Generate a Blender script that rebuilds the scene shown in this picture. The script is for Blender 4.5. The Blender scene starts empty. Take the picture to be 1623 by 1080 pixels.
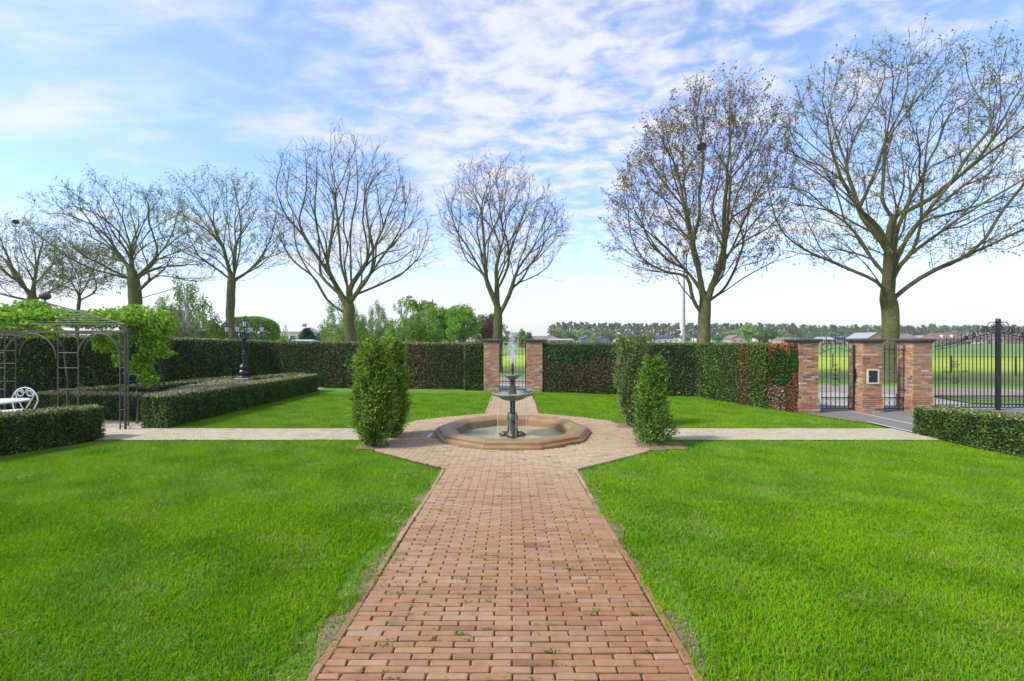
import bpy, math, random
import numpy as np
from mathutils import Vector
random.seed(7); rng = np.random.default_rng(7)
R = math.radians
scene = bpy.context.scene
COL = scene.collection
# ------------------------------------------------------------------ camera
F = 730.0; CX = 811.5; CY = 540.0; CH = 1.878
cam_d = bpy.data.cameras.new('camera'); cam = bpy.data.objects.new('camera', cam_d); COL.objects.link(cam)
cam.location = (0, 0, CH); cam.rotation_euler = (R(90), 0, 0)
cam_d.sensor_width = 36; cam_d.lens = 36 * F / 1623; cam_d.clip_end = 3000; cam_d.clip_start = 0.05
scene.camera = cam
# ------------------------------------------------------------------ light
SUN_EL, SUN_AZ = 46, 246       # azimuth clockwise from +Y
sun_d = bpy.data.lights.new('sun', 'SUN'); sun_d.energy = 2.5; sun_d.angle = R(8); sun_d.color = (1, .96, .9)
sun = bpy.data.objects.new('sun', sun_d); COL.objects.link(sun)
dv = Vector((math.sin(R(SUN_AZ)) * math.cos(R(SUN_EL)), math.cos(R(SUN_AZ)) * math.cos(R(SUN_EL)), math.sin(R(SUN_EL))))
sun.rotation_euler = dv.to_track_quat('Z', 'Y').to_euler()
scene.view_settings.view_transform = 'Standard'; scene.view_settings.look = 'None'
scene.view_settings.exposure = 0.95; scene.view_settings.gamma = 1
world = bpy.data.worlds.new('World'); scene.world = world; world.use_nodes = True
def sky():
    nt = world.node_tree; N = nt.nodes; L = nt.links; N.clear()
    def n(t, **k):
        a = N.new(t)
        for q, v in k.items(): setattr(a, q, v)
        return a
    def math_(op, a, b=None, c=None, clamp=False):
        m = n('ShaderNodeMath', operation=op); m.use_clamp = clamp
        for i, v in enumerate((a, b, c)):
            if v is None: continue
            if isinstance(v, (int, float)): m.inputs[i].default_value = v
            else: L.new(v, m.inputs[i])
        return m.outputs[0]
    out = n('ShaderNodeOutputWorld'); bg = n('ShaderNodeBackground'); bg.inputs[1].default_value = .1
    sk = n('ShaderNodeTexSky'); sk.sky_type = 'NISHITA'; sk.sun_disc = False
    sk.sun_elevation = R(SUN_EL); sk.sun_rotation = R(SUN_AZ); sk.air_density = 1.0; sk.dust_density = .6; sk.ozone_density = 1.6
    tc = n('ShaderNodeTexCoord'); sep = n('ShaderNodeSeparateXYZ'); L.new(tc.outputs['Generated'], sep.inputs[0])
    x, y, z = sep.outputs
    zz = math_('MAXIMUM', z, 0.0)
    den = math_('ADD', zz, .10)
    u = math_('DIVIDE', x, den); v = math_('DIVIDE', y, den)
    cmb = n('ShaderNodeCombineXYZ'); L.new(u, cmb.inputs[0]); L.new(v, cmb.inputs[1])
    def noise(scale, detail, rough, sc=(1, 1, 1), rot=0, dist=0.0, loc=(0, 0, 0)):
        mp = n('ShaderNodeMapping'); mp.inputs['Scale'].default_value = sc; mp.inputs['Rotation'].default_value = (0, 0, rot)
        mp.inputs['Location'].default_value = loc
        L.new(cmb.outputs[0], mp.inputs[0])
        t = n('ShaderNodeTexNoise'); t.inputs['Scale'].default_value = scale; t.inputs['Detail'].default_value = detail
        t.inputs['Roughness'].default_value = rough; t.inputs['Distortion'].default_value = dist
        L.new(mp.outputs[0], t.inputs['Vector']); return t.outputs[0]
    big = noise(.55, 3, .5, (1, 1.6, 1), R(25), .3, (1.1, .4, 0))
    streak = noise(1.5, 8, .6, (1, 2.1, 1), R(-38), .4, (3, 1, 0))
    puff = noise(6.5, 6, .6, (1, 1.35, 1), R(20), .3)
    # puffs live right of the middle, streaks left
    right = n('ShaderNodeMapRange'); L.new(u, right.inputs[0]); right.inputs[1].default_value = -1.3; right.inputs[2].default_value = .1
    s1 = math_('MULTIPLY', streak, .56); s2 = math_('MULTIPLY', puff, .62)
    mixs = n('ShaderNodeMix'); mixs.data_type = 'FLOAT'; L.new(right.outputs[0], mixs.inputs[0]); L.new(s1, mixs.inputs[2]); L.new(s2, mixs.inputs[3])
    tot = math_('ADD', mixs.outputs[0], math_('MULTIPLY', big, .62))
    r = n('ShaderNodeMapRange'); r.interpolation_type = 'SMOOTHSTEP'; L.new(tot, r.inputs[0]); r.inputs[1].default_value = .515; r.inputs[2].default_value = .74
    # horizon veil
    h = n('ShaderNodeMapRange'); h.interpolation_type = 'SMOOTHERSTEP'; L.new(z, h.inputs[0]); h.inputs[1].default_value = .30; h.inputs[2].default_value = -.04
    cov = math_('MAXIMUM', math_('MULTIPLY_ADD', r.outputs[0], .74, .10), math_('MULTIPLY', h.outputs[0], .93))
    cov = math_('ADD', cov, math_('MULTIPLY', h.outputs[0], math_('MULTIPLY', r.outputs[0], .08)), None, True)
    # blue of a hazy spring day
    tint = n('ShaderNodeMix'); tint.data_type = 'RGBA'; tint.blend_type = 'MULTIPLY'; tint.inputs[0].default_value = 1
    L.new(sk.outputs[0], tint.inputs[6]); tint.inputs[7].default_value = SKYTINT
    mx = n('ShaderNodeMix'); mx.data_type = 'RGBA'; L.new(cov, mx.inputs[0]); L.new(tint.outputs[2], mx.inputs[6]); mx.inputs[7].default_value = CLOUD
    L.new(mx.outputs[2], bg.inputs[0]); L.new(bg.outputs[0], out.inputs[0])
SKYTINT = (1.24, 1.38, 1.64, 1); CLOUD = (5.15, 5.2, 5.28, 1)
sky()
# ------------------------------------------------------------------ helpers
def zg(Y):                      # the garden falls gently away from the house, then lies flat
    Y = np.asarray(Y, float)
    a = .378 - .048 * Y
    t = np.clip((Y - 7.4) / .95, 0, 1)
    b = .0228 * (1 - t) ** 2
    return np.where(Y < 7.4, a, b)
def P(x, y, Y): return Vector(((x - CX) / F * Y, Y, CH - (y - CY) / F * Y))
def PX(x, Y): return (x - CX) / F * Y
def link(o, parent=None):
    COL.objects.link(o)
    if parent is not None: o.parent = parent
    return o
def tag(o, label=None, cat=None, group=None, kind=None):
    if label: o['label'] = label
    if cat: o['category'] = cat
    if group: o['group'] = group
    if kind: o['kind'] = kind
    return o
def empty(name, loc, rz=0):
    o = bpy.data.objects.new(name, None); o.location = loc; o.rotation_euler = (0, 0, rz); o.empty_display_size = .3
    return link(o)
def mesh_np(name, V, faces, mats, cols=None, parent=None, smooth=False, loc=None, midx=None, uv=None):
    """faces: list of int arrays (n,k). cols: (nverts,3). midx: list of material indices per faces block"""
    me = bpy.data.meshes.new(name)
    V = np.asarray(V, np.float32)
    me.vertices.add(len(V)); me.vertices.foreach_set('co', V.ravel())
    faces = [np.asarray(f, np.int32) for f in faces if len(f)]
    nl = sum(f.size for f in faces); npoly = sum(len(f) for f in faces)
    me.loops.add(nl); me.polygons.add(npoly)
    lv = np.concatenate([f.ravel() for f in faces])
    tot = np.concatenate([np.full(len(f), f.shape[1], np.int32) for f in faces])
    st = np.concatenate([[0], np.cumsum(tot)[:-1]]).astype(np.int32)
    me.loops.foreach_set('vertex_index', lv); me.polygons.foreach_set('loop_start', st); me.polygons.foreach_set('loop_total', tot)
    if midx is not None:
        mi = np.concatenate([np.full(len(f), m, np.int32) if np.isscalar(m) else np.asarray(m, np.int32) for f, m in zip(faces, midx)])
        me.polygons.foreach_set('material_index', mi)
    me.polygons.foreach_set('use_smooth', np.full(npoly, bool(smooth)))
    if cols is not None:
        a = me.color_attributes.new('col', 'FLOAT_COLOR', 'POINT')
        c = np.ones((len(V), 4), np.float32); c[:, :3] = cols; a.data.foreach_set('color', c.ravel())
    me.update(calc_edges=True); me.validate()
    for m in (mats if isinstance(mats, (list, tuple)) else [mats]): me.materials.append(m)
    o = bpy.data.objects.new(name, me)
    if loc is not None: o.location = loc
    return link(o, parent)
class MB:
    def __init__(s): s.v = []; s.f = []; s.c = []; s.n = 0
    def add(s, V, Fs, col=None):
        V = np.asarray(V, float).reshape(-1, 3); s.v.append(V)
        for f in Fs: s.f.append(tuple(int(i) + s.n for i in f))
        s.c.append(np.tile(np.array(col if col is not None else (1, 1, 1), float), (len(V), 1))); s.n += len(V); return s
    def box(s, x0, y0, z0, x1, y1, z1, col=None):
        V = [(x0, y0, z0), (x1, y0, z0), (x1, y1, z0), (x0, y1, z0), (x0, y0, z1), (x1, y0, z1), (x1, y1, z1), (x0, y1, z1)]
        return s.add(V, [(0, 3, 2, 1), (4, 5, 6, 7), (0, 1, 5, 4), (1, 2, 6, 5), (2, 3, 7, 6), (3, 0, 4, 7)], col)
    def bev(s, x0, y0, z0, x1, y1, z1, b=.01, col=None):     # chamfered box
        V = []; Fs = []
        for z, i in ((z0, b), (z0 + b, 0), (z1 - b, 0), (z1, b)):
            V += [(x0 + i, y0 + i, z), (x1 - i, y0 + i, z), (x1 - i, y1 - i, z), (x0 + i, y1 - i, z)]
        Fs += [(3, 2, 1, 0), (12, 13, 14, 15)]
        for k in range(3):
            for j in range(4):
                a = k * 4 + j; bb = k * 4 + (j + 1) % 4; Fs.append((a, bb, bb + 4, a + 4))
        return s.add(V, Fs, col)
    def tube(s, pts, r, n=8, cap=True, col=None):
        pts = np.asarray([tuple(p) for p in pts], float); m = len(pts)
        r = np.full(m, r) if np.isscalar(r) else np.asarray(r, float)
        T = np.gradient(pts, axis=0); T /= np.maximum(np.linalg.norm(T, axis=1, keepdims=True), 1e-9)
        ref = np.array((0, 0, 1.)) if abs(T[0][2]) < .9 else np.array((1., 0, 0))
        u = np.cross(T[0], ref); u /= np.linalg.norm(u); U = []
        for t in T:
            u = u - t * np.dot(u, t); nn = np.linalg.norm(u); u = u / nn if nn > 1e-6 else np.array((1., 0, 0)); U.append(u)
        U = np.array(U); W = np.cross(T, U); a = np.arange(n) / n * 2 * np.pi
        V = pts[:, None] + r[:, None, None] * (np.cos(a)[None, :, None] * U[:, None] + np.sin(a)[None, :, None] * W[:, None])
        Fs = []
        for i in range(m - 1):
            for j in range(n):
                k = (j + 1) % n; Fs.append((i * n + j, i * n + k, (i + 1) * n + k, (i + 1) * n + j))
        if cap: Fs += [tuple(range(n))[::-1], tuple((m - 1) * n + j for j in range(n))]
        return s.add(V.reshape(-1, 3), Fs, col)
    def lathe(s, prof, n=24, cx=0, cy=0, z0=0, rot=0, flute=0, amp=0, col=None):
        V = []; Fs = []; m = len(prof)
        for r, z in prof:
            for j in range(n):
                a = rot + j / n * 2 * math.pi; rr = r * (1 + (amp * math.cos(flute * a) if flute else 0))
                V.append((cx + rr * math.cos(a), cy + rr * math.sin(a), z0 + z))
        for i in range(m - 1):
            for j in range(n):
                k = (j + 1) % n; Fs.append((i * n + j, i * n + k, (i + 1) * n + k, (i + 1) * n + j))
        if prof[0][0] > 1e-4: Fs.append(tuple(range(n))[::-1])
        if prof[-1][0] > 1e-4: Fs.append(tuple((m - 1) * n + j for j in range(n)))
        return s.add(V, Fs, col)
    def ball(s, c, r, n=8, sz=1, col=None):
        pr = [(max(r * math.sin(i / n * math.pi), 1e-5), -r * sz * math.cos(i / n * math.pi)) for i in range(n + 1)]
        return s.lathe(pr, n * 2, c[0], c[1], c[2], col=col)
    def build(s, name, mat, parent=None, smooth=False, loc=None, col=False):
        V = np.concatenate(s.v); me = bpy.data.meshes.new(name); me.from_pydata(V.tolist(), [], s.f)
        if col:
            a = me.color_attributes.new('col', 'FLOAT_COLOR', 'POINT'); c = np.ones((len(V), 4), np.float32); c[:, :3] = np.concatenate(s.c)
            a.data.foreach_set('color', c.ravel())
        if smooth:
            me.polygons.foreach_set('use_smooth', np.full(len(me.polygons), True))
            try: me.set_sharp_from_angle(angle=R(40))
            except Exception: pass
        me.materials.append(mat); me.update()
        o = bpy.data.objects.new(name, me)
        if loc is not None: o.location = loc
        return link(o, parent)
# ------------------------------------------------------------------ materials
def mat(name, col=(.5, .5, .5), rough=.8, metal=0, noise=None, bump=None, attr=False, trans=0, spec=.5, coat=0, second=None, hue=None):
    m = bpy.data.materials.new(name); m.use_nodes = True; nt = m.node_tree; N = nt.nodes; L = nt.links
    p = N['Principled BSDF']; p.inputs['Roughness'].default_value = rough; p.inputs['Metallic'].default_value = metal
    p.inputs['Specular IOR Level'].default_value = spec; p.inputs['Base Color'].default_value = (*col, 1)
    if coat: p.inputs['Coat Weight'].default_value = coat
    src = None
    if attr:
        a = N.new('ShaderNodeAttribute'); a.attribute_name = 'col'; src = a.outputs['Color']
    geo = N.new('ShaderNodeNewGeometry')
    if noise:                    # (scale, amount[, detail])
        t = N.new('ShaderNodeTexNoise'); t.inputs['Scale'].default_value = noise[0]; t.inputs['Detail'].default_value = 6; t.inputs['Roughness'].default_value = .65
        L.new(geo.outputs['Position'], t.inputs['Vector'])
        rmp = N.new('ShaderNodeMapRange'); rmp.inputs[1].default_value = .3; rmp.inputs[2].default_value = .7
        L.new(t.outputs[0], rmp.inputs[0])
        mx = N.new('ShaderNodeMix'); mx.data_type = 'RGBA'; L.new(rmp.outputs[0], mx.inputs[0])
        if second is None:
            mu = N.new('ShaderNodeMix'); mu.data_type = 'RGBA'; mu.blend_type = 'MULTIPLY'; mu.inputs[0].default_value = 1
            if src is not None: L.new(src, mu.inputs[6])
            else: mu.inputs[6].default_value = (*col, 1)
            rm2 = N.new('ShaderNodeMapRange'); rm2.inputs[3].default_value = 1 - noise[1]; rm2.inputs[4].default_value = 1 + noise[1]; L.new(rmp.outputs[0], rm2.inputs[0])
            cc = N.new('ShaderNodeCombineColor'); [L.new(rm2.outputs[0], cc.inputs[i]) for i in range(3)]
            L.new(cc.outputs[0], mu.inputs[7]); src = mu.outputs[2]
        else:
            if src is not None: L.new(src, mx.inputs[6])
            else: mx.inputs[6].default_value = (*col, 1)
            mx.inputs[7].default_value = (*second, 1); src = mx.outputs[2]
    if src is not None: L.new(src, p.inputs['Base Color'])
    if bump:
        t2 = N.new('ShaderNodeTexNoise'); t2.inputs['Scale'].default_value = bump[0]; t2.inputs['Detail'].default_value = 5
        L.new(geo.outputs['Position'], t2.inputs['Vector'])
        b = N.new('ShaderNodeBump'); b.inputs['Strength'].default_value = bump[1]; b.inputs['Distance'].default_value = bump[2] if len(bump) > 2 else .01
        L.new(t2.outputs[0], b.inputs['Height']); L.new(b.outputs[0], p.inputs['Normal'])
    if trans:
        tr = N.new('ShaderNodeBsdfTranslucent'); ms = N.new('ShaderNodeMixShader'); ms.inputs[0].default_value = trans
        if src is not None: L.new(src, tr.inputs[0])
        else: tr.inputs[0].default_value = (*col, 1)
        L.new(p.outputs[0], ms.inputs[1]); L.new(tr.outputs[0], ms.inputs[2]); L.new(ms.outputs[0], N['Material Output'].inputs[0])
    return m
M = dict(
    leaf=mat('leaf', attr=True, rough=.6, trans=.28, spec=.2),
    grassblade=mat('grass_blade', attr=True, rough=.7, trans=.33, spec=.08),
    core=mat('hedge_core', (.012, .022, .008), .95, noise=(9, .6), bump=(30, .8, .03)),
    bark=mat('bark', (.088, .076, .05), .95, noise=(6, .4), second=(.155, .165, .05), bump=(16, 1, .06), spec=.15),
    twig=mat('twig', (.065, .052, .034), .9, noise=(2, .3)),
    twigpale=mat('twig_pale', (.11, .10, .05), .9, noise=(2, .3)),
    twiggrey=mat('twig_grey', (.085, .072, .055), .9, noise=(2, .3)),
    birchbark=mat('birch_bark', (.6, .58, .52), .8, noise=(5, .5), second=(.12, .11, .1)),
    paver=mat('paver', attr=True, rough=.85, noise=(14, .13), bump=(160, .45, .004), spec=.3),
    joint=mat('joint_soil', (.032, .027, .018), .95, noise=(8, .4), bump=(60, .8, .01)),
    soil=mat('bare_soil', (.21, .145, .085), .95, noise=(10, .3), bump=(50, .9, .02)),
    lawn=mat('lawn_floor', (.10, .21, .012), .95, noise=(3, .3), second=(.15, .24, .03), bump=(50, 1, .03)),
    brick=mat('pillar_brick', attr=True, rough=.9, noise=(30, .22), bump=(60, .6, .006), spec=.25),
    mortar=mat('mortar', (.40, .33, .235), .95, noise=(12, .2), bump=(80, .6, .005)),
    cap=mat('cap_stone', (.06, .058, .06), .6, noise=(4, .35), second=(.12, .10, .08), bump=(40, .2, .004)),
    iron=mat('black_iron', (.012, .013, .016), .38, noise=(20, .3), spec=.5),
    greyiron=mat('weathered_iron', (.07, .07, .068), .6, noise=(15, .35), second=(.105, .085, .065), spec=.4),
    lampiron=mat('lamp_iron', (.022, .022, .032), .4, noise=(25, .3)),
    white=mat('white_paint', (.62, .64, .66), .5, noise=(12, .12)),
    stone=mat('basin_stone', (.22, .105, .032), .38, noise=(2.6, .45), second=(.32, .215, .11), bump=(45, .45, .008)),
    stonetop=mat('plinth_stone', (.3, .28, .24), .85, noise=(6, .3)),
    bronze=mat('verdigris_bronze', (.06, .07, .05), .5, noise=(14, .4), second=(.25, .265, .20), bump=(60, .4, .005)),
    bronzedark=mat('dark_bronze', (.035, .034, .028), .4, noise=(9, .4), second=(.075, .05, .03), bump=(40, .4, .005)),
    bronzegreen=mat('green_bronze', (.07, .12, .075), .5, noise=(11, .4), second=(.04, .05, .035)),
    asphalt=mat('driveway_paver', (.17, .155, .14), .9, noise=(1.5, .12), bump=(60, .6, .006)),
    concrete=mat('pavement_paver', (.36, .33, .29), .9, noise=(2, .12), bump=(50, .5, .005)),
    road=mat('brick_road', (.27, .21, .165), .9, noise=(1.2, .15), bump=(40, .6, .008)),
    gravel=mat('terrace_gravel', (.46, .39, .29), .95, noise=(6, .2), bump=(60, .9, .01)),
    kerb=mat('pale_kerb', (.55, .53, .48), .85, noise=(10, .15)),
    glass=mat('lamp_glass', (.88, .88, .86), .15, spec=.6),
    pane=mat('window_pane', (.05, .06, .075), .1, spec=.8),
    panel=mat('mailbox_panel', (.018, .024, .034), .35),
    cream=mat('cream_frame', (.62, .55, .42), .6),
)
def water_mat():
    m = mat('pool_water', (.40, .385, .27), .05, noise=(2.5, .3), second=(.30, .33, .17), bump=(14, .6, .03), spec=.7); return m
M['water'] = water_mat()
M['spray'] = mat('water_spray', (.85, .87, .88), .15, trans=.5, spec=.6)
# ------------------------------------------------------------------ ground
def ground_colour(m):
    nt = m.node_tree; N = nt.nodes; L = nt.links; p = N['Principled BSDF']
    g = N.new('ShaderNodeNewGeometry'); s = N.new('ShaderNodeSeparateXYZ'); L.new(g.outputs['Position'], s.inputs[0])
    a = N.new('ShaderNodeMath'); a.operation = 'MULTIPLY_ADD'; a.inputs[1].default_value = .29; L.new(s.outputs[0], a.inputs[0]); L.new(s.outputs[1], a.inputs[2])
    t = N.new('ShaderNodeTexNoise'); t.inputs['Scale'].default_value = .22; t.inputs['Detail'].default_value = 6; L.new(g.outputs['Position'], t.inputs[0])
    b = N.new('ShaderNodeMath'); b.operation = 'MULTIPLY_ADD'; b.inputs[1].default_value = 5; L.new(t.outputs[0], b.inputs[0]); L.new(a.outputs[0], b.inputs[2])
    mr = N.new('ShaderNodeMapRange'); mr.inputs[1].default_value = 23.3 + 2.5; mr.inputs[2].default_value = 123.3 + 2.5; L.new(b.outputs[0], mr.inputs[0])
    cr = N.new('ShaderNodeValToRGB'); e = cr.color_ramp.elements
    e[0].position = 0; e[0].color = (.10, .22, .014, 1); e[1].position = 1; e[1].color = (.13, .22, .03, 1)
    for pos, c in ((.016, (.10, .24, .012)), (.02, (.07, .13, .018)), (.05, (.09, .155, .02)), (.066, (.2, .2, .05)), (.09, (.2, .25, .03)), (.14, (.27, .36, .014)), (.24, (.34, .40, .012)), (.38, (.30, .38, .014)), (.56, (.15, .25, .022)), (.7, (.12, .21, .03))):
        k = e.new(pos); k.color = (*c, 1)
    L.new(mr.outputs[0], cr.inputs[0])
    t3 = N.new('ShaderNodeTexNoise'); t3.inputs['Scale'].default_value = 2.2; t3.inputs['Detail'].default_value = 8; t3.inputs['Roughness'].default_value = .8; L.new(g.outputs['Position'], t3.inputs[0])
    mm = N.new('ShaderNodeMapRange'); mm.inputs[1].default_value = .3; mm.inputs[2].default_value = .7; mm.inputs[3].default_value = .62; mm.inputs[4].default_value = 1.35; L.new(t3.outputs[0], mm.inputs[0])
    vm = N.new('ShaderNodeVectorMath'); vm.operation = 'SCALE'; L.new(cr.outputs[0], vm.inputs[0]); L.new(mm.outputs[0], vm.inputs['Scale'])
    L.new(vm.outputs[0], p.inputs['Base Color'])
M['field'] = mat('field_grass', (.1, .2, .02), .95, bump=(3, .8, .1)); ground_colour(M['field'])
def grid(name, xs, ys, zf, m, keep=None, kind='structure'):
    X, Y = np.meshgrid(xs, ys, indexing='ij'); Z = zf(X, Y)
    V = np.stack([X, Y, Z], -1).reshape(-1, 3); ny = len(ys)
    i, j = np.meshgrid(np.arange(len(xs) - 1), np.arange(ny - 1), indexing='ij')
    a = i * ny + j; Fq = np.stack([a, a + ny, a + ny + 1, a + 1], -1).reshape(-1, 4)
    if keep is not None:
        c = V[Fq].mean(1); Fq = Fq[keep(c[:, 0], c[:, 1])]
    o = mesh_np(name, V, [Fq], m); tag(o, kind=kind); return o
FX, FY = .01, 9.40                # fountain centre
xs = np.unique(np.concatenate([[-1600, -800, -400, -200, -100, -60, -40, -25, -15, -8.02, -8, 8.2, 8.22, 15, 25, 40, 60, 100, 200, 400, 800, 1600]]))
ys = np.unique(np.concatenate([[-40, -6.02, -6, 0], np.arange(1, 9, .5), [8.35, 9, 12, 16.4, 16.42, 20, 25, 30, 40, 60, 90, 130, 200, 300, 500, 900, 1800]]))
def gz(X, Y):
    z = zg(Y) - .012
    ins = (X > -8.01) & (X < 8.21) & (Y > -6.01) & (Y < 16.41)
    return np.where(ins, z - .3, z)
grid('ground', xs, ys, gz, M['field'])
lx = np.arange(-8.6, 8.61, .1); ly = np.concatenate([np.arange(-6.4, 18.2, .1)])
def lim_right(X, Y):              # inside of the right hand hedge line
    xr = np.where(Y > 12, 7.6 - (Y - 12.1) / 3.3 * 1.15, 8.12)
    return (X < xr) & (Y < 16.95 - np.maximum(X - 1.05, 0) * .243)
def in_fountain(X, Y, r=1.47): return (X - FX) ** 2 + (Y - FY) ** 2 < r * r
bump_f = lambda X, Y: .006 * np.sin(X * 2.1 + Y) * np.cos(Y * 1.7 - X)
grid('lawn', lx, ly, lambda X, Y: zg(Y) - .03 + bump_f(X, Y), M['lawn'],
     lambda X, Y: ~in_fountain(X, Y) & (X < 8.15) & (Y < np.where(X < 0, 17.9, 17.2 - np.maximum(X - 1.05, 0) * .2)))
# paving outline: half width of the paved area as a function of Y
PYs = np.array([-6, 6.5, 6.55, 7.85, 8.6, 10.2, 10.8, 11.3, 11.9, 11.95, 17.2]); PHW = np.array([.895, .895, .95, 2.33, 2.6, 2.42, 2.3, 1.7, .70, .66, .64])
def spans(y):
    h = float(np.interp(y, PYs, PHW)); c = -.035 if y < 6.5 else 0.0
    x0, x1 = c - h, c + h
    if 8.74 < y < 9.84: x0, x1 = -8.3, 8.14
    return x0, x1
def paved(X, Y, e=0.0):
    h = np.interp(Y, PYs, PHW); c = np.where(Y < 6.5, -.035, 0)
    a = (X > c - h - .055 - e) & (X < c + h + .055 + e)
    b = (Y > 8.74 - e) & (Y < 9.84 + e) & (X > -8.3) & (X < 8.2)
    return a | b
def snoise(X, Y, s, seed=0):      # cheap smooth value noise
    r = np.random.default_rng(seed); out = 0
    for k in range(6):
        a = r.uniform(0, 2 * np.pi); f = s * r.uniform(.6, 2.2); ph = r.uniform(0, 6.28)
        out = out + np.sin((X * np.cos(a) + Y * np.sin(a)) * f + ph)
    return out / 6
def build_pavers():
    Vs = []; Fs = []; Cs = []; bedV = []; bedF = []; nb = 0
    base = np.array([(-1, -.75), (-.93, -1), (.93, -1), (1, -.75), (1, .75), (.93, 1), (-.93, 1), (-1, .75)])
    def brick(cx, cy, lx_, ly_, rot=0.0):
        nonlocal nb
        h = np.array([lx_ / 2, ly_ / 2]); j = rng.normal(0, .0013, (8, 2))
        o = base * h + j; i = base * (h - .006) + j + rng.normal(0, .0008, (8, 2))
        ca, sa = math.cos(rot), math.sin(rot); Rm = np.array([[ca, sa], [-sa, ca]])
        o = o @ Rm; i = i @ Rm
        dz = rng.normal(0, .0016); tx, ty = rng.normal(0, .012, 2)
        z0 = float(zg(cy)); sl = (float(zg(cy + .05)) - float(zg(cy - .05))) / .1
        def zz(q, d): return z0 + sl * q[:, 1] + dz + q[:, 0] * tx * .4 + q[:, 1] * ty + d
        v = np.concatenate([np.c_[o + (cx, cy), zz(o, -.018)], np.c_[o + (cx, cy), zz(o, -.0065)], np.c_[i + (cx, cy), zz(i, 0)]])
        Vs.append(v)
        for k in range(2):
            for q in range(8):
                a = nb + k * 8 + q; b = nb + k * 8 + (q + 1) % 8; Fs.append((a, b, b + 8, a + 8))
        Fs.append(tuple(nb + 16 + q for q in range(8))); nb += 24
        t = .12 + np.clip((cy - 2.8) / 4.6, 0, 1) * .78; t = np.clip(t + rng.normal(0, .08) + .12 * math.sin(cx * 1.3 + cy * .9), 0, 1)  # tan share grows with distance, painting grazing-angle paleness into the brick colour
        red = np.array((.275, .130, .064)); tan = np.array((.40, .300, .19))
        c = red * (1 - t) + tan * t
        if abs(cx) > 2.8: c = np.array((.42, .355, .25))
        c = c * rng.uniform(.9, 1.1) * np.array([1, rng.uniform(.96, 1.04), rng.uniform(.94, 1.06)])
        if rng.random() < .06: c = c * .78
        elif rng.random() < .08: c = c * .8 + np.array((.36, .29, .22)) * .22
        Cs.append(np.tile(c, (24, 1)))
    y = 1.3; row = 0
    while y < 17.0:
        x0, x1 = spans(y); off = (row % 2) * .103 + rng.normal(0, .002)
        k0 = math.floor((x0 - off) / .2065); x = off + k0 * .2065
        if x + .2065 - x0 < .04: x0 = x + .2065 ; x0b = True
        while x < x1 - .001:
            a = max(x + .0035, x0); b = min(x + .2065 - .0035, x1)
            if x1 - b < .062 and b < x1: b = x1
            if b - a > .03 and not in_fountain(np.array((a + b) / 2), np.array(y), 1.56): brick((a + b) / 2, y, b - a + rng.normal(0, .001), .0405 + rng.normal(0, .0016), rng.normal(0, .004))
            x += .2065
            if b == x1: break
        x0, x1 = spans(y)
        if row % 1 == 0:
            zz = float(zg(y)) - .015; n = len(bedV); xa, xb = x0 - .06, x1 + .06
            segs = [(xa, xb)]
            if abs(y - FY) < 1.46:
                w = math.sqrt(1.46 ** 2 - (y - FY) ** 2); segs = [(xa, FX - w), (FX + w, xb)]
            z2 = float(zg(y + .0505)) - .012
            for (s0, s1) in segs:
                n = len(bedV); bedV.extend([(s0, y - .0253, zz), (s1, y - .0253, zz), (s1, y + .0252, z2 if False else zz), (s0, y + .0252, zz)]); bedF.append((n, n + 1, n + 2, n + 3))
        y += .0505; row += 1
    for side in (-1, 1):              # edging courses along the near path and the gate path
        for (ya, yb, c, h) in ((1.3, 6.5, -.035, .895), (12.0, 16.8, 0, .65)):
            yy = ya
            while yy < yb:
                L_ = .2
                brick(c + side * (h + .028 + .008 * math.sin(yy * 2.3 + side)), yy + .1, .046, L_ - .006, rng.normal(0, .012)); yy += L_
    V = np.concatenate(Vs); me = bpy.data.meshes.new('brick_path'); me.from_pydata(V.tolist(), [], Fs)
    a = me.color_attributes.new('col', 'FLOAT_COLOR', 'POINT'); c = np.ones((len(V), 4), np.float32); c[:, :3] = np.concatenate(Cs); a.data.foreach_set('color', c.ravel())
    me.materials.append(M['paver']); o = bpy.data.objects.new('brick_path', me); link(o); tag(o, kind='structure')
    mesh_np('path_bed', np.array(bedV), [np.array(bedF)], M['joint'])['kind'] = 'structure'
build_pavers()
def sheet(name, pts, z, m, kind='structure'):
    me = bpy.data.meshes.new(name); me.from_pydata([(x, y, z if not callable(z) else float(z(y))) for x, y in pts], [], [tuple(range(len(pts)))])
    me.materials.append(m); o = bpy.data.objects.new(name, me); link(o)
    if kind: o['kind'] = kind
    return o
# setting on the street side and the terrace
ts = 3.3
sheet('pavement', [(-.75, 17.0), (.75, 17.0), (1.3, 17.4), (6.7, 16.2), (7.9, 12.45), (28, 12.45), (-.75, 20.3)], .001, M['concrete'])
sheet('road', [(-120, 54.8), (-120, 58.1), (120, -11.5), (120, -14.8)], .008, M['road'])
sheet('driveway', [(8.16, -6), (30, -6), (30, 12.44), (7.9, 12.44), (8.05, 11.95), (8.16, 9.9)], lambda y: float(zg(y)) + .002, M['asphalt']) if False else None
grid('driveway', np.array([8.17, 9, 12, 16, 30]), np.concatenate([np.arange(-6, 8.5, .5), [8.35, 9.8, 12.44]]), lambda X, Y: zg(Y) + .001, M['asphalt'])
sheet('driveway_threshold', [(7.55, 11.75), (8.168, 10.4), (8.168, 12.44), (7.5, 12.44)], -.002, M['asphalt'])
grid('kerb_strip', np.array([8.155, 8.215]), np.array([9.2, 9.8, 10.6]), lambda X, Y: zg(Y) + .012, M['kerb'])
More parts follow.
